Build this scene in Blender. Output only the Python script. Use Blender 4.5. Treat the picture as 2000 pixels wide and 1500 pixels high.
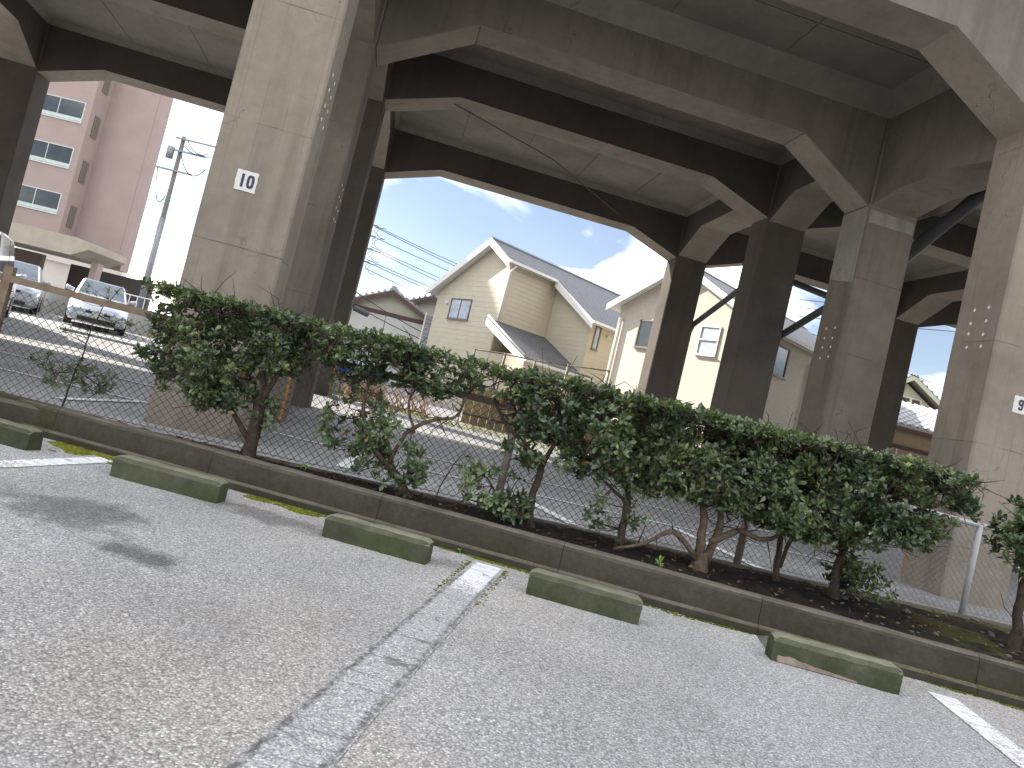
import bpy, bmesh, math, random
import numpy as np
from mathutils import Vector, Matrix, noise

scene = bpy.context.scene
col = scene.collection
for o in list(bpy.data.objects):
    bpy.data.objects.remove(o)
rnd = random.Random(7)

# ------------------------------------------------------------------ camera
PITCH, ROLL, F_PX = math.radians(2.2), math.radians(13.6), 1420.0
fw = Vector((0, math.cos(PITCH), math.sin(PITCH)))
rt = Vector((1, 0, 0))
up = rt.cross(fw)
cx = math.cos(ROLL) * rt + math.sin(ROLL) * up
cy = -math.sin(ROLL) * rt + math.cos(ROLL) * up
cam_d = bpy.data.cameras.new('camera')
cam_d.sensor_width = 36.0
cam_d.lens = 36.0 * F_PX / 2000.0
cam_d.clip_start = 0.05
cam_d.clip_end = 2000
cam = bpy.data.objects.new('camera', cam_d)
col.objects.link(cam)
cam.matrix_world = Matrix(((cx.x, cy.x, -fw.x, 0), (cx.y, cy.y, -fw.y, 0), (cx.z, cy.z, -fw.z, 0.92), (0, 0, 0, 1)))
scene.camera = cam

# ------------------------------------------------------------------ light
SUN_H = Vector((-0.905, 0.425))          # horizontal direction towards the sun
SUN_EL = math.radians(33)
world = bpy.data.worlds.new('World')
scene.world = world
world.use_nodes = True
nt = world.node_tree
nt.nodes.clear()
wo = nt.nodes.new('ShaderNodeOutputWorld')
bg = nt.nodes.new('ShaderNodeBackground')
bg.inputs['Strength'].default_value = 0.065
sky = nt.nodes.new('ShaderNodeTexSky')
sky.sky_type = 'NISHITA'
sky.sun_disc = False
sky.sun_elevation = SUN_EL
sky.sun_rotation = math.atan2(SUN_H.x, SUN_H.y)
sky.air_density = 1.0
sky.dust_density = 0.3
tc = nt.nodes.new('ShaderNodeTexCoord')
sep = nt.nodes.new('ShaderNodeSeparateXYZ')
nt.links.new(tc.outputs['Generated'], sep.inputs[0])
zc = nt.nodes.new('ShaderNodeMath'); zc.operation = 'ABSOLUTE'
nt.links.new(sep.outputs['Z'], zc.inputs[0])
za = nt.nodes.new('ShaderNodeMath'); za.operation = 'ADD'; za.inputs[1].default_value = 0.22
nt.links.new(zc.outputs[0], za.inputs[0])
comb = nt.nodes.new('ShaderNodeCombineXYZ')
for i, ax in enumerate('XY'):
    dv = nt.nodes.new('ShaderNodeMath'); dv.operation = 'DIVIDE'
    nt.links.new(sep.outputs[ax], dv.inputs[0]); nt.links.new(za.outputs[0], dv.inputs[1])
    nt.links.new(dv.outputs[0], comb.inputs[i])
comb.inputs[2].default_value = 9.2
cn = nt.nodes.new('ShaderNodeTexNoise')
cn.inputs['Scale'].default_value = 1.7
cn.inputs['Detail'].default_value = 7
cn.inputs['Roughness'].default_value = 0.45
cn.inputs['Distortion'].default_value = 0.35
nt.links.new(comb.outputs[0], cn.inputs['Vector'])
cr = nt.nodes.new('ShaderNodeValToRGB')
cr.color_ramp.elements[0].position = 0.44; cr.color_ramp.elements[0].color = (0.01, 0.01, 0.01, 1)
cr.color_ramp.elements[1].position = 0.74; cr.color_ramp.elements[1].color = (1, 1, 1, 1)
nt.links.new(cn.outputs['Fac'], cr.inputs[0])
mixc = nt.nodes.new('ShaderNodeMix'); mixc.data_type = 'RGBA'
nt.links.new(cr.outputs['Color'], mixc.inputs[0])
tnt = nt.nodes.new('ShaderNodeMix'); tnt.data_type = 'RGBA'; tnt.blend_type = 'MULTIPLY'; tnt.inputs[0].default_value = 1.0
tnt.inputs[7].default_value = (0.98, 0.88, 0.86, 1)
nt.links.new(sky.outputs[0], tnt.inputs[6]); nt.links.new(tnt.outputs[2], mixc.inputs[6])
cn2 = nt.nodes.new('ShaderNodeTexNoise')
cn2.inputs['Scale'].default_value = 2.6; cn2.inputs['Detail'].default_value = 5; cn2.inputs['Roughness'].default_value = 0.5
nt.links.new(comb.outputs[0], cn2.inputs['Vector'])
cr2 = nt.nodes.new('ShaderNodeValToRGB')
cr2.color_ramp.elements[0].position = 0.33; cr2.color_ramp.elements[0].color = (0.36, 0.40, 0.46, 1)
cr2.color_ramp.elements[1].position = 0.62; cr2.color_ramp.elements[1].color = (1.0, 0.98, 0.95, 1)
nt.links.new(cn2.outputs['Fac'], cr2.inputs[0])
gain = nt.nodes.new('ShaderNodeMix'); gain.data_type = 'RGBA'; gain.blend_type = 'MULTIPLY'; gain.inputs[0].default_value = 1.0
gain.inputs[7].default_value = (33.0, 33.0, 33.0, 1)
gain.clamp_result = False
nt.links.new(cr2.outputs['Color'], gain.inputs[6])
nt.links.new(gain.outputs[2], mixc.inputs[7])
nt.links.new(mixc.outputs[2], bg.inputs['Color'])
nt.links.new(bg.outputs[0], wo.inputs['Surface'])

sun_d = bpy.data.lights.new('sun', 'SUN')
sun_d.energy = 4.2
sun_d.angle = math.radians(0.6)
sun_d.color = (1.0, 0.94, 0.86)
sun = bpy.data.objects.new('sun', sun_d)
col.objects.link(sun)
sdir = Vector((SUN_H.x * math.cos(SUN_EL), SUN_H.y * math.cos(SUN_EL), math.sin(SUN_EL)))
sun.rotation_euler = sdir.to_track_quat('Z', 'Y').to_euler()
sun.location = (-30, 30, 40)

vs = scene.view_settings
vs.view_transform = 'Standard'
vs.look = 'None'
vs.exposure = 1.64
vs.gamma = 1.0
vs.use_curve_mapping = False
scene.render.engine = 'CYCLES'
scene.cycles.max_bounces = 5
scene.cycles.diffuse_bounces = 3
scene.cycles.glossy_bounces = 2
scene.cycles.transmission_bounces = 2
scene.cycles.transparent_max_bounces = 4

# ------------------------------------------------------------------ helpers
def tag(o, label=None, cat=None, group=None, kind=None):
    if label: o['label'] = label
    if cat: o['category'] = cat
    if group: o['group'] = group
    if kind: o['kind'] = kind
    return o

def empty(name, loc=(0, 0, 0), rz=0.0, parent=None):
    o = bpy.data.objects.new(name, None)
    col.objects.link(o)
    o.location = loc
    o.rotation_euler = (0, 0, rz)
    o.empty_display_size = 0.2
    if parent: o.parent = parent
    return o

class MB:
    def __init__(s):
        s.v, s.f, s.m, s.a = [], [], [], []
    def add(s, vs_, fs, mi=0, tint=None):
        b = len(s.v)
        s.v.extend([tuple(q) for q in vs_])
        for f in fs:
            s.f.append(tuple(b + i for i in f)); s.m.append(mi)
        if tint is not None: s.a.extend([tint] * len(vs_))
    def box(s, x0, x1, y0, y1, z0, z1, mi=0):
        s.add([(x0,y0,z0),(x1,y0,z0),(x1,y1,z0),(x0,y1,z0),(x0,y0,z1),(x1,y0,z1),(x1,y1,z1),(x0,y1,z1)],
              [(0,3,2,1),(4,5,6,7),(0,1,5,4),(1,2,6,5),(2,3,7,6),(3,0,4,7)], mi)
    def prism(s, poly, axis, a0, a1, mi=0):
        # poly: 2D points; axis 'x': (y,z), 'y': (x,z), 'z': (x,y)
        def P(q, t):
            return {'x': (t, q[0], q[1]), 'y': (q[0], t, q[1]), 'z': (q[0], q[1], t)}[axis]
        n = len(poly)
        vsx = [P(q, a0) for q in poly] + [P(q, a1) for q in poly]
        fs = [tuple(range(n - 1, -1, -1)), tuple(range(n, 2 * n))] + [(i, (i + 1) % n, n + (i + 1) % n, n + i) for i in range(n)]
        s.add(vsx, fs, mi)
    def tube(s, pts, radii, sides=6, mi=0, cap=True):
        pts = [Vector(q) for q in pts]
        if not hasattr(radii, '__len__'): radii = [radii] * len(pts)
        rings = []
        ref = None
        for i, q in enumerate(pts):
            d = (pts[min(i + 1, len(pts) - 1)] - pts[max(i - 1, 0)])
            if d.length < 1e-9: d = Vector((0, 0, 1))
            d.normalize()
            if ref is None or abs(ref.dot(d)) > 0.95:
                ref = Vector((1, 0, 0)) if abs(d.x) < 0.8 else Vector((0, 1, 0))
            n1 = (ref - d * ref.dot(d)).normalized()
            ref = n1
            n2 = d.cross(n1)
            rings.append([q + (n1 * math.cos(2 * math.pi * k / sides) + n2 * math.sin(2 * math.pi * k / sides)) * radii[i] for k in range(sides)])
        vsx = [q for r in rings for q in r]
        fs = []
        for i in range(len(rings) - 1):
            for k in range(sides):
                k2 = (k + 1) % sides
                fs.append((i * sides + k, i * sides + k2, (i + 1) * sides + k2, (i + 1) * sides + k))
        if cap:
            fs.append(tuple(range(sides - 1, -1, -1)))
            e = (len(rings) - 1) * sides
            fs.append(tuple(range(e, e + sides)))
        s.add(vsx, fs, mi)
    def mesh(s, name, mats):
        me = bpy.data.meshes.new(name)
        me.from_pydata(s.v, [], s.f)
        if not isinstance(mats, (list, tuple)): mats = [mats]
        for m in mats: me.materials.append(m)
        if len(mats) > 1:
            me.polygons.foreach_set('material_index', s.m)
        if s.a:
            at = me.attributes.new('tint', 'FLOAT', 'POINT')
            at.data.foreach_set('value', s.a)
        me.update()
        return me
    def build(s, name, mats, parent=None, loc=None, smooth=False, fix=False):
        me = s.mesh(name, mats)
        if fix:
            bm = bmesh.new(); bm.from_mesh(me)
            bmesh.ops.recalc_face_normals(bm, faces=bm.faces)
            bm.to_mesh(me); bm.free()
        if smooth:
            me.polygons.foreach_set('use_smooth', [True] * len(me.polygons))
        o = bpy.data.objects.new(name, me)
        col.objects.link(o)
        if parent: o.parent = parent
        if loc is not None: o.location = loc
        return o

def link_copy(src, parent=None, loc=None, rot=None, scale=None):
    c = src.copy(); col.objects.link(c)
    c.parent = parent
    if loc is not None: c.location = loc
    if rot is not None: c.rotation_euler = rot
    if scale is not None: c.scale = scale
    return c

def bevel_mesh(o, w, seg=2):
    me = o.data
    bm = bmesh.new(); bm.from_mesh(me)
    bmesh.ops.remove_doubles(bm, verts=bm.verts, dist=1e-5)
    bmesh.ops.recalc_face_normals(bm, faces=bm.faces)
    es = [e for e in bm.edges if len(e.link_faces) == 2 and e.calc_face_angle(0) > 0.3]
    bmesh.ops.bevel(bm, geom=es, offset=w, segments=seg, affect='EDGES', profile=0.6)
    bm.to_mesh(me); bm.free()

# ------------------------------------------------------------------ materials
class NT:
    def __init__(s, name):
        s.mat = bpy.data.materials.new(name)
        s.mat.use_nodes = True
        s.t = s.mat.node_tree
        s.b = s.t.nodes['Principled BSDF']
        s.tc = s.t.nodes.new('ShaderNodeTexCoord')
    def n(s, t, **kw):
        x = s.t.nodes.new(t)
        for k, v in kw.items():
            setattr(x, k, v)
        return x
    def l(s, a, b): s.t.links.new(a, b)
    def vec(s, scale=(1, 1, 1), loc=(0, 0, 0), out='Object', rot=(0, 0, 0)):
        m = s.n('ShaderNodeMapping')
        m.inputs['Scale'].default_value = scale
        m.inputs['Location'].default_value = loc
        m.inputs['Rotation'].default_value = rot
        s.l(s.tc.outputs[out], m.inputs[0])
        return m.outputs[0]
    def noise(s, v, scale, detail=4, rough=0.55, dist=0.0):
        x = s.n('ShaderNodeTexNoise')
        x.inputs['Scale'].default_value = scale
        x.inputs['Detail'].default_value = detail
        x.inputs['Roughness'].default_value = rough
        x.inputs['Distortion'].default_value = dist
        s.l(v, x.inputs['Vector'])
        return x.outputs['Fac']
    def voro(s, v, scale, feat='F1', out='Distance'):
        x = s.n('ShaderNodeTexVoronoi', feature=feat)
        x.inputs['Scale'].default_value = scale
        s.l(v, x.inputs['Vector'])
        return x.outputs[out]
    def ramp(s, f, stops):
        x = s.n('ShaderNodeValToRGB')
        e = x.color_ramp.elements
        while len(e) < len(stops): e.new(0.5)
        for i, (p, c) in enumerate(stops):
            e[i].position = p
            if not hasattr(c, '__len__'): c = (c, c, c)
            e[i].color = (*c[:3], 1)
        s.l(f, x.inputs[0])
        return x.outputs['Color']
    def mix(s, f, a, b, mode='MIX'):
        x = s.n('ShaderNodeMix', data_type='RGBA', blend_type=mode)
        for sock, val in ((0, f), (6, a), (7, b)):
            if hasattr(val, 'is_linked') or hasattr(val, 'links'):
                s.l(val, x.inputs[sock])
            elif hasattr(val, '__len__'):
                x.inputs[sock].default_value = (*val[:3], 1)
            else:
                x.inputs[sock].default_value = val
        return x.outputs[2]
    def math(s, op, a, b=0.0, c=None):
        x = s.n('ShaderNodeMath', operation=op)
        for i, val in enumerate((a, b) if c is None else (a, b, c)):
            if hasattr(val, 'links'): s.l(val, x.inputs[i])
            else: x.inputs[i].default_value = val
        return x.outputs[0]
    def bump(s, h, strength=0.3, dist=0.01):
        x = s.n('ShaderNodeBump')
        x.inputs['Strength'].default_value = strength
        x.inputs['Distance'].default_value = dist
        s.l(h, x.inputs['Height'])
        s.l(x.outputs[0], s.b.inputs['Normal'])
    def out(s, colr, rough=0.8, spec=0.3, metal=0.0):
        if hasattr(colr, 'links'): s.l(colr, s.b.inputs['Base Color'])
        else: s.b.inputs['Base Color'].default_value = (*colr[:3], 1)
        if hasattr(rough, 'links'): s.l(rough, s.b.inputs['Roughness'])
        else: s.b.inputs['Roughness'].default_value = rough
        s.b.inputs['Specular IOR Level'].default_value = spec
        s.b.inputs['Metallic'].default_value = metal
        return s.mat

def plain(name, c, rough=0.6, spec=0.4, metal=0.0, var=0.12, scale=6.0, bump=0.0):
    n = NT(name)
    v = n.vec()
    f = n.noise(v, scale, 5, 0.6)
    c1 = [q * (1 - var) for q in c]; c2 = [min(1, q * (1 + var)) for q in c]
    m = n.ramp(f, [(0.3, c1), (0.7, c2)])
    if bump: n.bump(n.noise(v, scale * 8, 4), bump, 0.01)
    return n.out(m, rough, spec, metal)

def concrete(name, c, streak=0.35, dirt=(0.05, 0.045, 0.04), board=0.0, seed=0.0, rust=0.0, lift=0.0):
    n = NT(name)
    v = n.vec(loc=(seed, seed * 1.7, seed * 0.3))
    big = n.noise(v, 0.7, 4, 0.6, 0.4)
    fine = n.noise(v, 9, 5, 0.7)
    grit = n.noise(v, 90, 2, 0.6)
    base = n.ramp(big, [(0.28, [q * 0.74 for q in c]), (0.52, c), (0.75, [min(1, q * 1.16) for q in c])])
    base = n.mix(0.35, base, n.ramp(fine, [(0.3, 0.7), (0.7, 1.15)]), 'MULTIPLY')
    st = n.noise(n.vec((4.5, 4.5, 0.22), (seed, 0, 0)), 1.0, 4, 0.55)
    stm = n.ramp(st, [(0.5, 0.0), (0.72, streak)])
    base = n.mix(stm, base, dirt)
    if rust:
        rs = n.noise(n.vec((3.1, 3.1, 0.5), (seed + 4, 2, 0)), 1.0, 5, 0.6)
        base = n.mix(n.ramp(rs, [(0.58, 0.0), (0.74, rust)]), base, (0.12, 0.065, 0.035))
    if board:
        sx = n.n('ShaderNodeSeparateXYZ'); n.l(n.tc.outputs['Object'], sx.inputs[0])
        fr = n.math('FRACT', n.math('DIVIDE', n.math('ADD', sx.outputs['X'], sx.outputs['Y']), 0.23))
        ed = n.math('LESS_THAN', n.math('ABSOLUTE', n.math('SUBTRACT', fr, 0.5)), 0.022)
        wob = n.ramp(n.noise(n.vec((3, 3, 0.8)), 1.0, 3), [(0.42, 0.0), (0.62, board)])
        base = n.mix(n.math('MULTIPLY', ed, wob), base, (0.07, 0.06, 0.05))
    if lift:
        sz = n.n('ShaderNodeSeparateXYZ'); n.l(n.tc.outputs['Object'], sz.inputs[0])
        zz = n.math('ADD', sz.outputs['Z'], n.math('MULTIPLY', n.math('SUBTRACT', n.noise(n.vec((1.5, 1.5, 0.2)), 1.0, 3), 0.5), 0.05))
        fz_ = n.math('FRACT', n.math('DIVIDE', zz, lift))
        jl = n.math('LESS_THAN', n.math('ABSOLUTE', n.math('SUBTRACT', fz_, 0.5)), 0.006)
        base = n.mix(n.math('MULTIPLY', jl, n.ramp(n.noise(n.vec((2, 2, 1)), 1.3, 3), [(0.42, 0.0), (0.6, 0.55)])), base, (0.06, 0.052, 0.045))
    cw = n.n('ShaderNodeTexVoronoi', feature='DISTANCE_TO_EDGE'); cw.inputs['Scale'].default_value = 0.8
    cwv = n.n('ShaderNodeVectorMath', operation='ADD'); cnz = n.n('ShaderNodeTexNoise'); cnz.inputs['Scale'].default_value = 2.2; cnz.inputs['Detail'].default_value = 4
    n.l(v, cnz.inputs['Vector']); n.l(v, cwv.inputs[0]); n.l(cnz.outputs['Color'], cwv.inputs[1]); n.l(cwv.outputs[0], cw.inputs['Vector'])
    crm = n.math('MULTIPLY', n.ramp(cw.outputs['Distance'], [(0.001, 0.6), (0.006, 0.0)]), n.ramp(big, [(0.5, 0.0), (0.62, 1.0)]))
    base = n.mix(crm, base, (0.05, 0.043, 0.037))
    holes = n.n('ShaderNodeTexVoronoi', feature='F1'); holes.inputs['Scale'].default_value = 5.0; n.l(v, holes.inputs['Vector'])
    base = n.mix(n.ramp(holes.outputs['Distance'], [(0.035, 0.5), (0.06, 0.0)]), base, (0.05, 0.044, 0.038))
    h = n.math('ADD', n.math('MULTIPLY', fine, 0.8), n.math('MULTIPLY', grit, 0.3))
    n.bump(h, 0.35, 0.008)
    return n.out(base, 0.88, 0.25)

# concrete of the railway viaduct
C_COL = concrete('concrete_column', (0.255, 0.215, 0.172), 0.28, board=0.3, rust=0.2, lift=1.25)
C_MID = concrete('concrete_second_row_shaded', (0.165, 0.139, 0.114), 0.38, board=0.25, seed=2, rust=0.3, lift=1.25)  # darker copy of the column concrete; shade under the deck is in the colour
C_DARK = concrete('concrete_rear_column_shaded', (0.092, 0.078, 0.067), 0.35, board=0.25, seed=3, rust=0.3, lift=1.25)  # darkest copy for the rear rows, their shade mixed into the colour
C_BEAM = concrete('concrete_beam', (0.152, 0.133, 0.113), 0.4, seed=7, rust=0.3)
C_BEAM_D = concrete('concrete_rear_beam_shaded', (0.080, 0.070, 0.061), 0.35, seed=9, rust=0.3)  # darker copy of the beam concrete, with the rear shade put into it
C_SOFF = concrete('concrete_soffit_lit', (0.27, 0.235, 0.198), 0.15, seed=15, rust=0.25)  # paler undersides: light bounced off the ground is put into this colour
C_SLAB = concrete('concrete_slab', (0.21, 0.195, 0.168), 0.12, seed=12)  # paler than the beam faces, ground-reflected light worked into the colour
C_KERB = concrete('kerb_concrete', (0.15, 0.14, 0.12), 0.3, seed=5)
PIPE = plain('drain_pipe_grey', (0.055, 0.055, 0.06), 0.55, 0.4)
ORANGE = plain('guard_orange', (0.36, 0.15, 0.03), 0.7, var=0.4, scale=14)
PLATE = plain('plate_white', (0.62, 0.60, 0.56), 0.6, var=0.06, scale=30)
INK = plain('plate_ink', (0.045, 0.045, 0.075), 0.7)
PLUG = plain('plug_white', (0.7, 0.68, 0.63), 0.7)

def asphalt_mat(name, cols, scale, stains=(), patch=(0.8, 1.12), warm=0.0, spec=0.35):
    n = NT(name)
    v = n.vec()
    wv = n.n('ShaderNodeMix', data_type='VECTOR')
    vc = n.n('ShaderNodeTexVoronoi', feature='F1'); vc.inputs['Scale'].default_value = scale
    n.l(v, vc.inputs['Vector'])
    sepc = n.n('ShaderNodeSeparateColor'); n.l(vc.outputs['Color'], sepc.inputs[0])
    stone = n.ramp(sepc.outputs[0], [(0.0, cols[0]), (0.35, cols[1]), (0.72, cols[2]), (0.93, cols[3]), (1.0, cols[4])])
    gap = n.ramp(vc.outputs['Distance'], [(0.35, 1.0), (0.8, 0.55)])
    base = n.mix(1.0, stone, gap, 'MULTIPLY')
    big = n.noise(v, 0.9, 6, 0.6, 0.6)
    base = n.mix(1.0, base, n.ramp(big, [(0.3, patch[0]), (0.7, patch[1])]), 'MULTIPLY')
    if warm:
        wm = n.noise(n.vec(loc=(3, 9, 0)), 0.5, 3)
        base = n.mix(n.ramp(wm, [(0.45, 0.0), (0.7, warm)]), base, n.mix(1.0, base, (1.12, 1.0, 0.86), 'MULTIPLY'))
    for (sx_, sy_, r_, k_) in stains:
        dv = n.n('ShaderNodeVectorMath', operation='SUBTRACT'); dv.inputs[1].default_value = (sx_, sy_, 0)
        n.l(n.tc.outputs['Object'], dv.inputs[0])
        sc = n.n('ShaderNodeVectorMath', operation='MULTIPLY'); sc.inputs[1].default_value = (1 / r_[0], 1 / r_[1], 0)
        n.l(dv.outputs[0], sc.inputs[0])
        ln = n.n('ShaderNodeVectorMath', operation='LENGTH'); n.l(sc.outputs[0], ln.inputs[0])
        wob = n.math('ADD', ln.outputs['Value'], n.math('MULTIPLY', n.math('SUBTRACT', n.noise(v, 4.5, 6, 0.65), 0.5), 2.4))
        mk = n.ramp(wob, [(0.45, k_), (0.95, 0.0)])
        base = n.mix(mk, base, n.mix(1.0, base, (0.30, 0.30, 0.31), 'MULTIPLY'))
    h = n.math('SUBTRACT', 1.0, vc.outputs['Distance'])
    n.bump(h, 0.75, 0.006)
    return n.out(base, 0.62, spec)

# kerb frame (used for the whole near car park)
KTH = math.radians(-9.2)
KX = Vector((math.cos(KTH), math.sin(KTH), 0)); KY = Vector((-math.sin(KTH), math.cos(KTH), 0))
K0 = Vector((0, 4.57, 0))
def kw(k, d, z=0.0): return K0 + KX * k + KY * d + Vector((0, 0, z))
FTH = math.radians(6.4)
FX = Vector((math.cos(FTH), math.sin(FTH), 0))
F0 = Vector((0.152, 5.51, 0))
def zg(y): return 0.0 if y < 10 else (0.5 * min(1.0, (y - 10) / 18.0))

ASPH = asphalt_mat('near_asphalt', [(0.30, 0.29, 0.285), (0.44, 0.43, 0.42), (0.54, 0.53, 0.52), (0.68, 0.67, 0.66), (0.88, 0.87, 0.86)], 140,
                   stains=((-1.66, -1.44, (0.44, 0.36), 0.72), (-1.04, -1.76, (0.24, 0.13), 0.8), (-1.10, -0.50, (0.62, 0.20), 0.62), (0.05, -0.40, (0.3, 0.14), 0.4)), warm=0.6)
ASPH_FAR = asphalt_mat('far_asphalt', [(0.21, 0.206, 0.203), (0.28, 0.276, 0.273), (0.34, 0.336, 0.332), (0.41, 0.405, 0.395), (0.49, 0.48, 0.47)], 45, patch=(0.75, 1.15))

# ------------------------------------------------------------------ setting: ground
mb = MB()
ys = [-60, 0, 10, 28, 70, 600]; xs = [-500, -30, 30, 500]
for j in range(len(ys) - 1):
    for i in range(len(xs) - 1):
        mb.add([(xs[i], ys[j], zg(ys[j]) - 0.006), (xs[i+1], ys[j], zg(ys[j]) - 0.006), (xs[i+1], ys[j+1], zg(ys[j+1]) - 0.006), (xs[i], ys[j+1], zg(ys[j+1]) - 0.006)], [(0, 1, 2, 3)])
tag(mb.build('ground', ASPH_FAR), kind='structure')
near = empty('car_park', K0, KTH)
tag(near, kind='structure')
mb = MB(); mb.add([(-14, -14, 0), (14, -14, 0), (14, 0.02, 0), (-14, 0.02, 0)], [(0, 1, 2, 3)])
mb.build('asphalt', ASPH, near)

# painted bay lines, worn towards the camera
def paint_mat(name, fade0, fade1, wear, xc=None):
    n = NT(name)
    v = n.vec()
    sx = n.n('ShaderNodeSeparateXYZ'); n.l(n.tc.outputs['Object'], sx.inputs[0])
    fade = n.n('ShaderNodeMapRange'); n.l(sx.outputs['Y'], fade.inputs[0])
    fade.inputs[1].default_value = fade0; fade.inputs[2].default_value = fade1
    fade.inputs[3].default_value = 0.0; fade.inputs[4].default_value = 1.0
    vc = n.n('ShaderNodeTexVoronoi'); vc.inputs['Scale'].default_value = 140; n.l(v, vc.inputs['Vector'])
    sc = n.n('ShaderNodeSeparateColor'); n.l(vc.outputs['Color'], sc.inputs[0])
    nz = n.math('ADD', n.math('MULTIPLY', n.noise(v, 14, 6, 0.65), 0.75), n.math('MULTIPLY', sc.outputs[1], 0.35))
    keep = n.math('GREATER_THAN', n.math('ADD', nz, n.math('MULTIPLY', fade.outputs[0], wear)), 0.95)
    stone = n.ramp(sc.outputs[0], [(0.0, (0.32, 0.31, 0.305)), (0.35, (0.47, 0.46, 0.45)), (0.72, (0.58, 0.57, 0.56)), (0.93, (0.72, 0.71, 0.70)), (1.0, (0.90, 0.89, 0.88))])
    gap = n.ramp(vc.outputs['Distance'], [(0.35, 1.0), (0.8, 0.55)])
    stone = n.mix(1.0, stone, gap, 'MULTIPLY')
    white = n.ramp(n.noise(v, 30, 4), [(0.3, 0.80), (0.7, 0.93)])
    base = n.mix(keep, stone, white)
    # cracks across the line
    cv = n.vec((1.2, 11, 1))
    ck = n.n('ShaderNodeTexVoronoi', feature='DISTANCE_TO_EDGE'); ck.inputs['Scale'].default_value = 1.0
    wob = n.n('ShaderNodeVectorMath', operation='ADD')
    nn = n.n('ShaderNodeTexNoise'); nn.inputs['Scale'].default_value = 6.0; n.l(v, nn.inputs['Vector'])
    n.l(cv, wob.inputs[0]); n.l(nn.outputs['Color'], wob.inputs[1])
    n.l(wob.outputs[0], ck.inputs['Vector'])
    crk = n.ramp(ck.outputs['Distance'], [(0.008, 0.8), (0.035, 0.0)])
    crk = n.math('MULTIPLY', crk, n.ramp(n.noise(n.vec(loc=(2, 5, 0)), 3.5, 4), [(0.42, 0.0), (0.55, 1.0)]))
    base = n.mix(crk, base, (0.11, 0.105, 0.10))
    if xc is not None:
        e = n.math('ABSOLUTE', n.math('SUBTRACT', sx.outputs['X'], xc))
        e = n.math('MULTIPLY', n.math('ADD', e, n.math('MULTIPLY', n.math('SUBTRACT', n.noise(v, 26, 5, 0.7), 0.5), 0.055)), 10.0)
        base = n.mix(n.ramp(e, [(0.72, 0.0), (0.76, 1.0)]), base, stone)
        em = n.math('MULTIPLY', n.ramp(e, [(0.68, 0.0), (0.80, 1.0), (0.92, 0.9), (1.10, 0.0)]), n.ramp(n.noise(n.vec(loc=(9, 1, 0)), 24, 5, 0.7), [(0.36, 0.0), (0.58, 1.0)]))
        rec = n.n('ShaderNodeMapRange'); n.l(sx.outputs['Y'], rec.inputs[0])
        rec.inputs[1].default_value = -0.35; rec.inputs[2].default_value = -0.6
        base = n.mix(n.math('MULTIPLY', em, n.math('MULTIPLY', rec.outputs[0], 0.9)), base, (0.085, 0.08, 0.07))
    n.bump(n.math('SUBTRACT', 1.0, vc.outputs['Distance']), 0.75, 0.005)
    return n.out(base, 0.62, 0.35)
P_FULL = paint_mat('line_paint', -2.6, -0.5, 0.58)
P_FAINT = paint_mat('line_paint_worn', -1.25, -0.35, 0.75, 0.15)
JOINT = plain('crack_filler', (0.085, 0.08, 0.07), 0.9, var=0.4, scale=40)
def strip(k0, k1, d0, d1, z, wob=0.0, n=24):
    m = MB(); vs_ = []
    for i in range(n + 1):
        d = d0 + (d1 - d0) * i / n
        a = wob * (noise.noise((k0 * 7, d * 9, 1.0))); b = wob * (noise.noise((k1 * 7 + 5, d * 9, 3.0)))
        vs_ += [(k0 + a, d, z), (k1 + b, d, z)]
    m.add(vs_, [(2*i, 2*i+1, 2*i+3, 2*i+2) for i in range(n)])
    return m
strip(-2.52, -2.38, -5.2, -0.17, 0.004, 0.006).build('painted_line', P_FULL, near)
strip(0.05, 0.25, -3.6, -0.17, 0.004, 0.006).build('painted_line', P_FAINT, near)
strip(2.60, 2.75, -4.0, -0.26, 0.004, 0.006).build('painted_line', P_FULL, near)
# planting bed, kerb along it, low kerb under the fence
def bed_back(k): return 0.95 + 0.28 * k
SOIL = None
def soil_mat():
    n = NT('planting_soil')
    v = n.vec()
    a = n.noise(v, 5, 8, 0.7, 0.5); b = n.noise(v, 60, 4, 0.7)
    base = n.ramp(a, [(0.3, (0.010, 0.008, 0.007)), (0.5, (0.020, 0.015, 0.012)), (0.68, (0.042, 0.031, 0.024))])
    base = n.mix(0.6, base, n.ramp(b, [(0.3, 0.5), (0.7, 1.4)]), 'MULTIPLY')
    # moss on the open, right-hand end
    sx = n.n('ShaderNodeSeparateXYZ'); n.l(n.tc.outputs['Object'], sx.inputs[0])
    mr = n.n('ShaderNodeMapRange'); n.l(sx.outputs['X'], mr.inputs[0])
    mr.inputs[1].default_value = 2.7; mr.inputs[2].default_value = 3.3
    mk = n.math('MULTIPLY', mr.outputs[0], n.ramp(n.noise(n.vec(loc=(4, 1, 0)), 2.2, 5, 0.6), [(0.48, 0.0), (0.6, 0.8)]))
    base = n.mix(mk, base, (0.10, 0.10, 0.025))
    n.bump(n.math('ADD', a, n.math('MULTIPLY', b, 0.4)), 0.9, 0.03)
    return n.out(base, 0.95, 0.15)
SOIL = soil_mat()
bed = tag(empty('planting_bed', K0, KTH), kind='structure')
mb = MB(); nk, nd = 110, 26; vv = []
for i in range(nk + 1):
    k = -3.2 + 9.4 * i / nk
    for j in range(nd + 1):
        t = j / nd; d = 0.135 + (max(bed_back(k), 0.16) - 0.135) * t
        z = 0.14 + 0.03 * noise.noise((k * 2.2, d * 2.2, 0)) + 0.02 * noise.noise((k * 9, d * 9, 2)) + 0.04 * math.sin(math.pi * min(t, 1)) + 0.02 * t
        vv.append((k, d, z))
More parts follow.
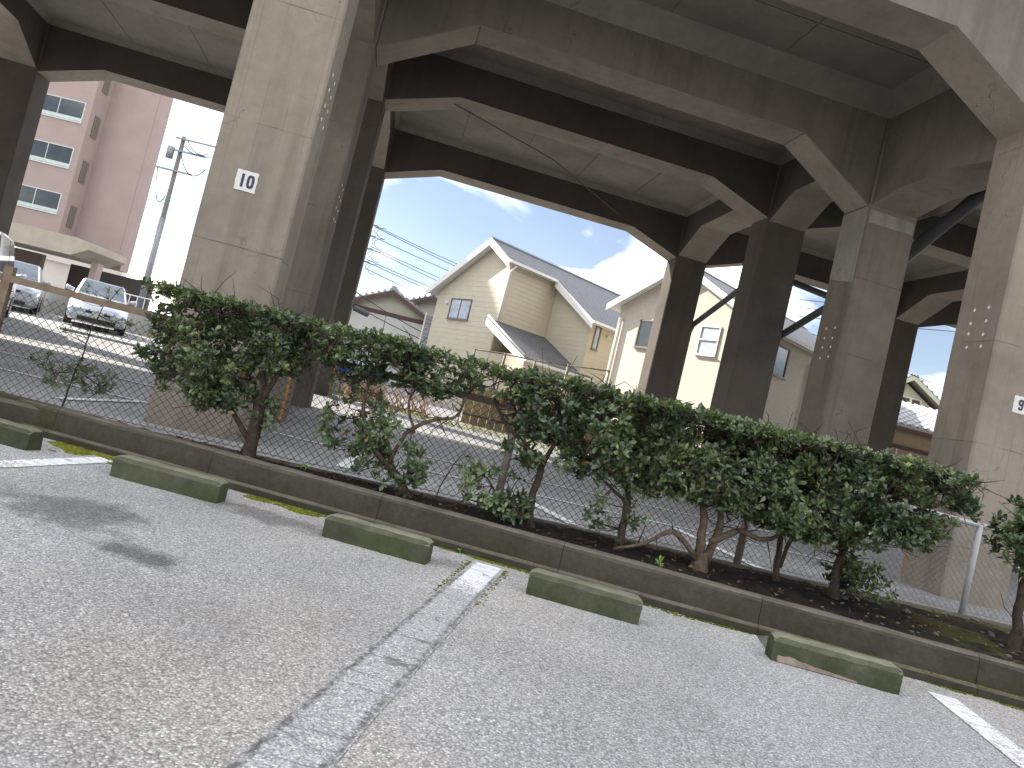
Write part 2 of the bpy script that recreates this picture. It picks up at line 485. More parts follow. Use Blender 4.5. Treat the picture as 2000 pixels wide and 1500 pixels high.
mb.add(vv, [(i*(nd+1)+j, (i+1)*(nd+1)+j, (i+1)*(nd+1)+j+1, i*(nd+1)+j+1) for i in range(nk) for j in range(nd)])
mb.build('soil', SOIL, bed, smooth=True)

def mossy(name, base_c, moss_c, lo, hi, amt, top=None, seed=0):
    n = NT(name)
    v = n.vec(loc=(seed, 0, 0))
    a = n.noise(v, 2.2, 7, 0.65, 0.3); b = n.noise(v, 24, 6, 0.7); g = n.noise(v, 140, 3)
    base = n.ramp(a, [(0.3, [q * 0.62 for q in base_c]), (0.55, base_c), (0.75, [q * 1.25 for q in base_c])])
    base = n.mix(0.5, base, n.ramp(b, [(0.3, 0.55), (0.7, 1.3)]), 'MULTIPLY')
    sx = n.n('ShaderNodeSeparateXYZ'); n.l(n.tc.outputs['Object'], sx.inputs[0])
    mr = n.n('ShaderNodeMapRange'); n.l(sx.outputs['Z'], mr.inputs[0])
    mr.inputs[1].default_value = lo; mr.inputs[2].default_value = hi; mr.inputs[3].default_value = 1; mr.inputs[4].default_value = 0
    mk = n.math('MULTIPLY', n.math('ADD', n.math('MULTIPLY', mr.outputs[0], 0.75), 0.25), n.ramp(n.noise(n.vec(loc=(seed + 2, 3, 1)), 5, 6, 0.65), [(0.36, 0.0), (0.62, amt)]))
    base = n.mix(mk, base, n.mix(b, [q * 0.55 for q in moss_c], [q * 1.3 for q in moss_c]))
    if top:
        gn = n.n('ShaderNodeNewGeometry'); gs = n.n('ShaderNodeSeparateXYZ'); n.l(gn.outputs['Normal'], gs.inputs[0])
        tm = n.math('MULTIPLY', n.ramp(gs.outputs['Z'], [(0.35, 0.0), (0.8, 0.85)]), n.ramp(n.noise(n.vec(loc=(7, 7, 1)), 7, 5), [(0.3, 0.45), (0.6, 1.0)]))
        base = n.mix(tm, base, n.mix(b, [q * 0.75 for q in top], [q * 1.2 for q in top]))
    n.bump(n.math('ADD', b, n.math('MULTIPLY', g, 0.35)), 0.6, 0.01)
    return n.out(base, 0.92, 0.2)
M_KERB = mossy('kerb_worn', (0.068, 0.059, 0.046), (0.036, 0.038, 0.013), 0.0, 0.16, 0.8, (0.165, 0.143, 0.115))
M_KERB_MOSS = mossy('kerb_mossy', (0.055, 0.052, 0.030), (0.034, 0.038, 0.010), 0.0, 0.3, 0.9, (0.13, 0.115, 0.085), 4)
def stop_mat(i): return mossy('stop_mossy', *[[q * f for q in c] if isinstance(c, tuple) else c for c, f in zip(STOP_LOOK[:-1], ((0.8, 1.15, 0.95, 1.1, 1.3)[i], (1.0, 1.1, 1.25, 0.85, 0.8)[i], 1, 1, 1, (0.9, 1.05, 1.15, 1.0, 1.2)[i]))], 2 + 7.3 * i)
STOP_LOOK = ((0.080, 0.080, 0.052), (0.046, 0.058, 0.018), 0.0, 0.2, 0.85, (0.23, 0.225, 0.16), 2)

kerb = tag(empty('kerb', K0, KTH), kind='structure')
prof = [(-0.035, -0.05), (-0.035, 0.042), (-0.028, 0.050), (0.0, 0.056), (0.008, 0.185), (0.016, 0.202), (0.032, 0.211), (0.115, 0.211), (0.132, 0.203), (0.14, 0.18), (0.14, -0.05)]
L = 1.2; kb = None; i = 0
k = -3.05 - 5 * L
while k < 9:
    mb = MB(); ns = 16; vv = []
    for s_ in range(ns + 1):
        kk = k + 0.0015 + (L - 0.003) * s_ / ns
        for (pd, pz) in prof:
            j = 0.004 * noise.noise((kk * 6, pd * 30, pz * 30 + i))
            vv.append((kk, pd + j + 0.006 * noise.noise((kk * 0.8, 0, 3)), pz + (j if pz > 0.1 else 0)))
    n_ = len(prof)
    fs = [(s_*n_+q, s_*n_+(q+1) % n_, (s_+1)*n_+(q+1) % n_, (s_+1)*n_+q) for s_ in range(ns) for q in range(n_)]
    fs += [tuple(range(n_)), tuple(reversed(range(ns*n_, ns*n_+n_)))]
    mb.add(vv, fs)
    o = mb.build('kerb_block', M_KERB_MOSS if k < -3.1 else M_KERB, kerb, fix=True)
    k += L; i += 1

rear = tag(empty('rear_kerb', F0, FTH), kind='structure')
s0 = -6.0
while s0 < 7:
    mb = MB(); mb.prism([(-0.055, -0.1), (-0.055, 0.165), (-0.04, 0.185), (0.04, 0.185), (0.055, 0.165), (0.055, -0.1)], 'x', s0 + 0.003, s0 + 1.997)
    mb.build('kerb_block', M_KERB, rear, fix=True)
    s0 += 2.0

# ------------------------------------------------------------------ wheel stops
def wheel_stop(k, d, rot, L, label, mat):
    r = empty('wheel_stop', kw(k, d), KTH + rot)
    tag(r, label, 'wheel stop', 'concrete wheel stops in front of the kerb')
    mb = MB(); nx = 22
    pr = [(-0.065, 0.0), (-0.062, 0.10), (-0.05, 0.125), (-0.035, 0.13), (0.04, 0.13), (0.055, 0.122), (0.064, 0.10), (0.067, 0.0)]
    vv = []
    for i in range(nx + 1):
        t = i / nx; x = -L / 2 + L * t
        e = min(t, 1 - t) * L
        f = 1.0 if e > 0.02 else 0.90 + 0.10 * e / 0.02
        for (y, z) in pr:
            j = 0.0035 * noise.noise((x * 14 + k * 5, y * 40, z * 40))
            vv.append((x + (0.0 if 0 < i < nx else j * 2), y * f + j, z * (0.93 + 0.07 * f / 1.0) * (f if z > 0.11 else 1) + j * (z > 0.05)))
    m_ = len(pr)
    fs = [(i*m_+q, i*m_+(q+1) % m_, (i+1)*m_+(q+1) % m_, (i+1)*m_+q) for i in range(nx) for q in range(m_)] + [tuple(range(m_)), tuple(reversed(range(nx*m_, nx*m_+m_)))]
    mb.add(vv, fs)
    mb.build('block', mat, r, fix=True)
    return r
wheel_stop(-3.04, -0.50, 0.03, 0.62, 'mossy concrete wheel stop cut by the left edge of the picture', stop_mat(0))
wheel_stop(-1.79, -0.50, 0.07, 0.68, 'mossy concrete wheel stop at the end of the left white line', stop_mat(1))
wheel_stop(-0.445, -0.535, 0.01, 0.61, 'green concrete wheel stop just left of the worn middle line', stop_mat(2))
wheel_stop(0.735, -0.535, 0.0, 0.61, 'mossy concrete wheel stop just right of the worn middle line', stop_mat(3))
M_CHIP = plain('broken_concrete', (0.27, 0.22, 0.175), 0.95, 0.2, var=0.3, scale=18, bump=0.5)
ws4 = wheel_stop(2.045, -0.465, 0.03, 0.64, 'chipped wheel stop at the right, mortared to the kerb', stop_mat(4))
mb = MB(); vv = []
for i in range(15):                                    # spalled strip along its foot
    t = i / 14; x = -0.29 + 0.40 * t
    vv += [(x, -0.0668, 0.004), (x, -0.0668, 0.012 + 0.036 * (1 - t) * (0.7 + 0.6 * abs(noise.noise((x * 23, 1, 2)))))]
mb.add(vv, [(2*i, 2*i+2, 2*i+3, 2*i+1) for i in range(14)])
mb.build('spalled_face', M_CHIP, ws4, fix=True)
M_MORTAR = mossy('mortar', (0.19, 0.185, 0.16), (0.10, 0.11, 0.045), 0, 0.2, 0.6, None, 9)
mb = MB(); vv = []; nx, ny = 14, 8
for i in range(nx + 1):
    for j in range(ny + 1):
        x = -0.30 + 0.56 * i / nx; y = 0.03 + 0.40 * j / ny
        e = min(1.0, 6 * min(i / nx, 1 - i / nx))
        z = e * (0.112 - 0.09 * abs(j / ny - 0.15)) * (0.85 + 0.25 * noise.noise((x * 6, y * 6, 5))) - 0.004
        vv.append((x, y, z))
mb.add(vv, [(i*(ny+1)+j, (i+1)*(ny+1)+j, (i+1)*(ny+1)+j+1, i*(ny+1)+j+1) for i in range(nx) for j in range(ny)])
mb.build('mortar_bed', M_MORTAR, ws4, smooth=True)

# ------------------------------------------------------------------ railway viaduct
PSI = math.radians(9.7)
V0 = Vector((-3.40, 7.10, 0))
via = empty('railway_viaduct', V0, PSI)
tag(via, 'grey concrete railway viaduct on rows of square columns over the car park', 'viaduct')
LINES = [(-17.0, -16.1), (-8.40, -7.50), (0.0, 0.88), (9.04, 9.94), (15.95, 16.78), (25.0, 25.9), (34.0, 34.9)]
ROWS = [(0.0, 0.70), (3.10, 3.80), (6.55, 7.25), (11.40, 12.10)]
SOFFIT = [6.62, 6.40, 6.66, 6.64]
TOPZ = [5.85, 5.58, 6.18, 6.16]
DECK = 8.0
cols = {}
for li, (a0, a1) in enumerate(LINES):
    for ri, (b0, b1) in enumerate(ROWS):
        mb = MB(); mb.box(a0, a1, b0, b1, -0.3, DECK)
        o = mb.build('column', (C_COL, C_MID, C_DARK, C_DARK)[ri], via)  # concrete darkens row by row, painting in the shade under the deck
        bevel_mesh(o, 0.022, 1)
        cols[(li, ri)] = o
# beams along the railway, haunched at the columns
for li in range(len(LINES) - 1):
    aL, aR = LINES[li][1], LINES[li + 1][0]
    for ri, (b0, b1) in enumerate(ROWS):
        hz = min(1.38, (aR - aL) * 0.3)
        zs, zt = SOFFIT[ri], TOPZ[ri]
        mb = MB(); mb.prism([(aL, zt), (aL + hz, zs), (aR - hz, zs), (aR, zt), (aR, DECK), (aL, DECK)], 'y', b0 + 0.03, b1 - 0.03)
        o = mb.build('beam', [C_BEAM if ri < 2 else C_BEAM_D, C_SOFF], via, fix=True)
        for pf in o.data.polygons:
            if pf.normal.z < -0.3: pf.material_index = 1  # undersides take the paler concrete with the painted ground bounce
        if ri == 1:
            bevel_mesh(o, 0.015, 1)
# cross beams between the rows
TB = [(5.72, 5.60), (6.55, 6.10), (6.80, 6.22)]
for li, (a0, a1) in enumerate(LINES):
    for ri in range(3):
        bF, bB = ROWS[ri][1], ROWS[ri + 1][0]
        zs, zt = TB[ri]
        hb = 0.28 * (bB - bF)
        mb = MB(); mb.prism([(bF, zt), (bF + hb, zs), (bB - hb, zs), (bB, zt), (bB, DECK), (bF, DECK)], 'x', a0 + 0.035, a1 - 0.035)
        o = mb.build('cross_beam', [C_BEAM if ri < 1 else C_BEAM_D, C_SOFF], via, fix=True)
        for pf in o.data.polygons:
            if pf.normal.z < -0.3: pf.material_index = 1  # same painted ground bounce on the cross beam undersides
# slabs with splayed edges, cast in panels
for ri in range(3):
    zs = [7.36, 7.46, 7.44][ri]
    ch = [0.30, 0.14, 0.12][ri]
    b0, b1 = ROWS[ri][1] - 0.03, ROWS[ri + 1][0] + 0.03
    for li in range(len(LINES) - 1):
        a0, a1 = LINES[li][1] - 0.035, LINES[li + 1][0] + 0.035
        mb = MB()
        lo = [(a0, b0, zs - ch), (a1, b0, zs - ch), (a1, b1, zs - ch), (a0, b1, zs - ch)]
        hi = [(a0 + ch, b0 + ch, zs), (a1 - ch, b0 + ch, zs), (a1 - ch, b1 - ch, zs), (a0 + ch, b1 - ch, zs)]
        tp = [(x, y, DECK) for (x, y, z) in lo]
        mb.add(lo + hi + tp, [(0, 1, 5, 4), (1, 2, 6, 5), (2, 3, 7, 6), (3, 0, 4, 7), (4, 5, 6, 7), (8, 11, 10, 9), (0, 8, 9, 1), (1, 9, 10, 2), (2, 10, 11, 3), (3, 11, 8, 0)])
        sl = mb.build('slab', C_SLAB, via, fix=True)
        if li in (1, 2, 3) and ri in (0, 2):
            np_ = max(3, round((a1 - a0 - 2 * ch) / 1.75)); nb = 2 if ri == 0 else 1
            wa = (a1 - a0 - 2 * ch) / np_; wb = (b1 - b0 - 2 * ch) / nb
            for i in range(np_):
                for j in range(nb):
                    x0 = a0 + ch + wa * i; y0 = b0 + ch + wb * j
                    dz = 0.010 + 0.008 * rnd.random()
                    m = MB(); m.box(x0 + 0.010, x0 + wa - 0.010, y0 + 0.010, y0 + wb - 0.010, zs - dz, zs + 0.02)
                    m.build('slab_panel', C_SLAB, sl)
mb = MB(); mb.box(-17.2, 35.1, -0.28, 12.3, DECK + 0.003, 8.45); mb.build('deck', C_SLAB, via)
mb = MB(); mb.prism([(12.303, 7.5), (13.35, 7.70), (13.35, 8.45), (12.303, 8.45)], 'x', -17.2, 35.1); mb.build('deck_cantilever', C_SLAB, via, fix=True)  # unseen overhang, its reach sized to place the shadow edge on the lot
for (y0, y1) in ((-0.26, -0.06), (13.15, 13.33)):
    mb = MB(); mb.box(-17.2, 35.1, y0, y1, 8.453, 9.3); mb.build('parapet', C_BEAM, via)

# number plates painted on the front columns
def digit(m, ch, x, z, w, h, y):
    t = 0.026
    def bar(p0, p1): m.box(min(p0[0], p1[0]), max(p0[0], p1[0]), y - 0.002, y, min(p0[1], p1[1]), max(p0[1], p1[1]), 1)
    def ring(cx_, cz_, rx, rz, a0=0, a1=360, n=20):
        pts = []
        for i in range(n + 1):
            a = math.radians(a0 + (a1 - a0) * i / n)
            # rounded-rectangle-like oval
            c, s = math.cos(a), math.sin(a)
            q = (abs(c) ** 3.2 + abs(s) ** 3.2) ** (-1 / 3.2)
            pts.append((c * q, s * q))
        vs_ = []
        for (c, s) in pts:
            vs_ += [(cx_ + c * rx, y - 0.002, cz_ + s * rz), (cx_ + c * (rx - t), y - 0.002, cz_ + s * (rz - t))]
        m.add(vs_, [(2*i, 2*i+2, 2*i+3, 2*i+1) for i in range(len(pts) - 1)], 1)
    if ch == '1':
        bar((x + w * 0.40, z), (x + w * 0.40 + t, z + h))
    elif ch == '0':
        ring(x + w / 2, z + h / 2, w / 2, h / 2)
    elif ch == '9':
        ring(x + w / 2, z + h * 0.70, w / 2, h * 0.30)
        ring(x + w / 2, z + h * 0.5, w / 2, h / 2, -150, 60)
def plate(colm, a, z, text):
    m = MB()
    n = 10; w, h = 0.205, 0.205
    rr = random.Random(len(text) * 3)
    out = []
    for k in range(4):
        p, q = [((0, 0), (1, 0)), ((1, 0), (1, 1)), ((1, 1), (0, 1)), ((0, 1), (0, 0))][k]
        for i in range(n):
            t = i / n
            out.append((a + w * (p[0] + (q[0] - p[0]) * t) + rr.uniform(-0.003, 0.003), z + h * (p[1] + (q[1] - p[1]) * t) + rr.uniform(-0.003, 0.003)))
    m.prism(out, 'y', -0.006, -0.0005)
    cw = 0.072
    x = a + (w - cw * len(text) - 0.012 * (len(text) - 1)) / 2
    for c in text:
        digit(m, c, x, z + 0.035, cw, h - 0.07, -0.0065)
        x += cw + 0.012
    m.build('number_plate', [PLATE, INK], colm)
plate(cols[(2, 0)], 0.265, 2.43, '10')
plate(cols[(3, 0)], 9.45, 2.345, '9')
# filled anchor holes on the inner faces
plugm = MB()
plugm.prism([(0.017 * math.cos(t * math.pi / 4), 0.021 * math.sin(t * math.pi / 4)) for t in range(8)], 'x', -0.004, 0.003)
pm = plugm.mesh('anchor_plug', PLUG)
def plug(parent, a, b, z, s=1.0):
    o = bpy.data.objects.new('anchor_plug', pm); col.objects.link(o); o.parent = parent; o.location = (a, b, z); o.scale = (1, s, s)
for zz in (3.55, 3.38, 3.22, 3.05):
    for bb in (0.44, 0.21):
        plug(cols[(3, 0)], 9.04, bb + rnd.uniform(-.01, .01), zz + rnd.uniform(-.015, .015))
        plug(cols[(3, 1)], 9.04, 3.1 + bb + rnd.uniform(-.01, .01), zz - 0.02 + rnd.uniform(-.015, .015))
        plug(cols[(2, 1)], 0.883, 3.1 + bb + rnd.uniform(-.01, .01), zz + rnd.uniform(-.015, .015))
        plug(cols[(2, 0)], 0.883, bb + rnd.uniform(-.01, .01), zz + 0.35 + rnd.uniform(-.015, .015))
# orange corner guards
def guard(colm, a, b, sa, sb, h=1.25):
    m = MB(); m.box(min(a, a + sa * 0.03), max(a, a + sa * 0.03), b - sb * 0.004 if sb > 0 else b + 0.0, b if sb > 0 else b + 0.004, 0.05, h)
    m.box(a - sa * 0.004 if sa > 0 else a, a if sa > 0 else a + 0.004, min(b, b + sb * 0.03), max(b, b + sb * 0.03), 0.05, h)
    m.build('corner_guard', ORANGE, colm, fix=True)
guard(cols[(2, 1)], 0.88, 3.10, -1, 1)
guard(cols[(2, 3)], 0.88, 11.40, -1, 1)
guard(cols[(3, 1)], 9.04, 3.10, 1, 1)
guard(cols[(3, 0)], 9.04, 0.70, 1, -1)
guard(cols[(3, 2)], 9.04, 6.55, 1, 1)
# drain pipes
def pipe(pts, r=0.075):
    m = MB(); m.tube(pts, r, 10); m.build('drain_pipe', PIPE, via, smooth=True)
pipe([(10.03, 11.75, 0.0), (10.03, 11.75, 4.3), (10.03, 11.6, 4.5), (10.03, 9.4, 5.15), (10.03, 7.4, 5.75)])
pipe([(10.03, 7.0, 0.0), (10.03, 7.0, 3.6), (10.03, 6.85, 3.85), (10.03, 5.6, 4.25), (10.03, 3.9, 4.75)])
pipe([(10.35, 4.2, 4.95), (10.35, 3.2, 5.5), (10.35, 2.4, 5.9), (10.35, 0.75, 6.35)], 0.11)
pipe([(15.85, 11.2, 5.4), (14.0, 11.2, 6.2), (12.3, 11.2, 6.35)], 0.09)
# thin cable clipped under the beams
m = MB(); m.tube([(1.6, 6.52, 6.60), (4.6, 8.6, 6.75), (7.2, 11.35, 6.80)], 0.012, 5); m.build('cable', PIPE, via)
# repaired, paler upper part of the second-row column
REPAIR = concrete('concrete_repair', (0.25, 0.235, 0.205), 0.35, seed=31)
m = MB(); m.prism([(3.125, 4.28), (3.775, 4.42), (3.775, 5.56), (3.125, 5.56)], 'x', 9.032, 9.0395); m.build('repair_patch', REPAIR, cols[(3, 1)], fix=True)
m = MB(); m.prism([(9.07, 5.30), (9.90, 5.30), (9.90, 5.50), (9.07, 5.52)], 'y', 3.093, 3.0995); m.build('repair_patch', REPAIR, cols[(3, 1)], fix=True)

# ------------------------------------------------------------------ chain-link fence
RUST = None
def rusty(name, c, rust_amt, scale=9.0):
    n = NT(name); v = n.vec()
    a = n.noise(v, scale, 7, 0.7, 0.4)
    base = n.mix(n.ramp(a, [(0.42, 0.0), (0.62, rust_amt)]), c, (0.11, 0.05, 0.028))
    n.bump(a, 0.25, 0.004)
    return n.out(base, 0.7, 0.4)
M_RAIL = rusty('rail_brown_paint', (0.19, 0.145, 0.10), 0.6)
M_RAIL_D = rusty('rail_dark_steel', (0.085, 0.07, 0.06), 0.6)
M_GALV = rusty('galvanised_steel', (0.40, 0.40, 0.40), 0.18, 16)
M_POST = rusty('post_weathered', (0.27, 0.22, 0.20), 0.6)
M_WIRE = plain('fence_wire', (0.075, 0.07, 0.065), 0.6, 0.4, 0.3, var=0.3, scale=3)
M_WIRE_L = plain('fence_wire_zinc', (0.22, 0.21, 0.20), 0.6, 0.4, 0.3, var=0.3, scale=3)
fence = empty('chain_link_fence', F0, FTH)
tag(fence, 'chain-link wire fence with brown rails running behind the shrubs', 'fence')
def fz(s): return 0.985 - 0.012 * s if s < 2 else 0.925
POSTS = [(-5.7, 0.05, M_RAIL, 1.06), (-3.78, 0.05, M_RAIL, 1.09), (-1.92, 0.03, M_POST, 0.99), (-0.055, 0.03, M_POST, 0.965), (1.90, 0.03, M_POST, 0.94), (3.86, 0.024, M_GALV, 0.93), (5.8, 0.024, M_GALV, 0.93)]
for i, (s, r, mt, h) in enumerate(POSTS):
    m = MB()
    if mt is M_RAIL: m.box(s - 0.03, s + 0.03, -0.02, 0.03, 0.15, h)
    else: m.tube([(s, 0, 0.12), (s, 0, h)], r, 12)
    o = m.build('post', mt, fence, smooth=(mt is not M_RAIL))
    if i < len(POSTS) - 1:
        s2 = POSTS[i + 1][0]
        m = MB()
        rm = M_RAIL if s < -2 else (M_RAIL_D if s2 < 2 else (M_RAIL_D if s < 1.9 else M_GALV))
        z0, z1 = fz(s), fz(s2)
        if s >= 1.8:
            m.tube([(s + 0.02, 0, z0), (s2 - 0.02, 0, z1)], 0.021, 8)
        else:
            w = 0.05
            for (ya, yb, dz0, dz1) in ((-0.024, -0.019, -w, 0.0), (-0.019, 0.028, -0.006, 0.0)):
                m.add([(s + .03, ya, z0 + dz0), (s2 - .03, ya, z1 + dz0), (s2 - .03, yb, z1 + dz0), (s + .03, yb, z0 + dz0),
                       (s + .03, ya, z0 + dz1), (s2 - .03, ya, z1 + dz1), (s2 - .03, yb, z1 + dz1), (s + .03, yb, z0 + dz1)],
                      [(0,3,2,1),(4,5,6,7),(0,1,5,4),(1,2,6,5),(2,3,7,6),(3,0,4,7)])
        m.build('top_rail', rm, fence)
def mesh_panel(sa, sb, mat):
    m = MB(); pitch = 0.058; zb = 0.20
    def seg(p, q, y):
        p, q = Vector(p), Vector(q)
        n_ = max(2, int((q - p).length / 0.2)); pts = []
        for i in range(n_ + 1):
            t = i / n_; c = p.lerp(q, t)
            w = 0.004 * noise.noise((c[0] * 3, c[2] * 3, y * 100))
            pts.append((c[0] + w, y + 0.012 * noise.noise((c[0] * 0.8, c[2] * 1.2, 4)), c[2] + w))
        m.tube(pts, 0.0019, 4, cap=False)
    s = sa - 1.0
    while s < sb + 1.0:
        for sg, y in ((1, 0.004), (-1, 0.001)):
            # wire at 45 degrees from (s, zb) upwards
            h = 0.95 - zb - 0.02
            x0, z0, x1, z1 = s, zb, s + sg * h, zb + h
            lo, hi = (x0, x1) if sg > 0 else (x1, x0)
            a, b = max(lo, sa), min(hi, sb)
            if b - a > 0.03:
                f = lambda x: zb + (x - s) * sg
                seg((a, 0, f(a)), (b, 0, f(b)), y)
        s += pitch
    o = m.build('wire_mesh', mat, fence)
    tag(o, kind='stuff')
    # knuckled selvedge wires
    m = MB()
    for z in (0.215, 0.62):
        m.tube([(sa, 0.006, z), ((sa + sb) / 2, 0.006, z - 0.004), (sb, 0.006, z)], 0.0018, 4)
    m.build('line_wire', mat, fence)
mesh_panel(-5.6, 1.90, M_WIRE)
mesh_panel(1.90, 5.7, M_WIRE_L)

# ------------------------------------------------------------------ clipped evergreen shrubs
def leaf_mat():
    n = NT('shrub_leaf')
    at = n.n('ShaderNodeAttribute'); at.attribute_name = 'tint'
    base = n.ramp(at.outputs['Fac'], [(0.0, (0.024, 0.043, 0.022)), (0.45, (0.068, 0.102, 0.046)), (0.75, (0.135, 0.175, 0.07)), (0.93, (0.24, 0.28, 0.10)), (0.955, (0.30, 0.26, 0.04)), (0.985, (0.28, 0.13, 0.03)), (1.0, (0.12, 0.05, 0.02))])
    v = n.vec()
    base = n.mix(0.35, base, n.ramp(n.noise(v, 60, 3), [(0.3, 0.7), (0.7, 1.25)]), 'MULTIPLY')
    n.b.inputs['Transmission Weight'].default_value = 0.0
    m = n.out(base, 0.30, 0.75)
    # thin-leaf translucency
    tr = n.n('ShaderNodeBsdfTranslucent'); n.l(n.mix(1.0, base, (1.5, 1.7, 0.7), 'MULTIPLY'), tr.inputs['Color'])
    mx = n.n('ShaderNodeMixShader'); mx.inputs[0].default_value = 0.18
    outn = n.t.nodes['Material Output']
    n.l(n.b.outputs[0], mx.inputs[1]); n.l(tr.outputs[0], mx.inputs[2]); n.l(mx.outputs[0], outn.inputs['Surface'])
    return m
LEAF = leaf_mat()
def bark_mat():
    n = NT('shrub_bark'); v = n.vec()
    a = n.noise(v, 18, 7, 0.7, 0.6); b = n.noise(n.vec((30, 30, 6)), 1, 5, 0.6)
    base = n.ramp(a, [(0.3, (0.025, 0.018, 0.014)), (0.55, (0.065, 0.047, 0.036)), (0.75, (0.13, 0.10, 0.078))])
    n.bump(n.math('ADD', a, b), 0.7, 0.01)
    return n.out(base, 0.9, 0.2)
BARK = bark_mat()
BARK_PALE = plain('bark_pale', (0.12, 0.088, 0.062), 0.9, 0.2, var=0.5, scale=22, bump=0.6)

LEAF_V = np.array([(0, 0, 0), (0.42, -0.17, 0.05), (0.42, 0, 0.0), (0.42, 0.17, 0.05), (0.74, -0.23, 0.03), (0.74, 0, -0.02), (0.74, 0.23, 0.03), (1.0, 0, -0.09)])
LEAF_F = [(0, 2, 1), (0, 3, 2), (1, 2, 5, 4), (2, 3, 6, 5), (4, 5, 7), (5, 6, 7)]
def whorl_leaves(rr, axis, n, size):
    """list of (8x3 array) leaves about a shoot tip at the origin"""
    ax = np.array(axis, float); ax /= np.linalg.norm(ax)
    ref = np.array([1., 0, 0]) if abs(ax[0]) < 0.8 else np.array([0, 1., 0])
    e1 = np.cross(ax, ref); e1 /= np.linalg.norm(e1); e2 = np.cross(ax, e1)
    out = []
    ph = rr.uniform(0, 6.28)
    for i in range(n):
        a = ph + i * 2.399
        lift = rr.uniform(0.05, 0.75) if i < n * 0.6 else rr.uniform(0.6, 1.5)
        d = (e1 * math.cos(a) + e2 * math.sin(a)) * math.cos(lift) + ax * math.sin(lift)
        side = np.cross(ax, d); side /= (np.linalg.norm(side) + 1e-9)
        nrm = np.cross(d, side)
        L_ = size * rr.uniform(0.55, 1.2)
        tw = rr.uniform(-0.5, 0.5)
        side2 = side * math.cos(tw) + nrm * math.sin(tw); nrm2 = np.cross(d, side2)
        q = LEAF_V * L_
        out.append(q[:, :1] * d + q[:, 1:2] * side2 + q[:, 2:3] * nrm2 - ax * rr.uniform(0, 0.035))
    return out
rw = random.Random(3)
WHORLS = []
for i in range(5):
    m = MB()
    for lf in whorl_leaves(rw, (rw.uniform(-.3, .3), rw.uniform(-.3, .3), 1), 9, 0.060):
        m.add(lf, LEAF_F, 0, min(0.93, max(0.05, rw.gauss(0.62, 0.16))))
    m.tube([(0, 0, -0.06), (0, 0, 0)], 0.003, 4, 1); m.a += [0.3] * 8
    WHORLS.append(m.mesh('leaf_whorl', [LEAF, BARK]))

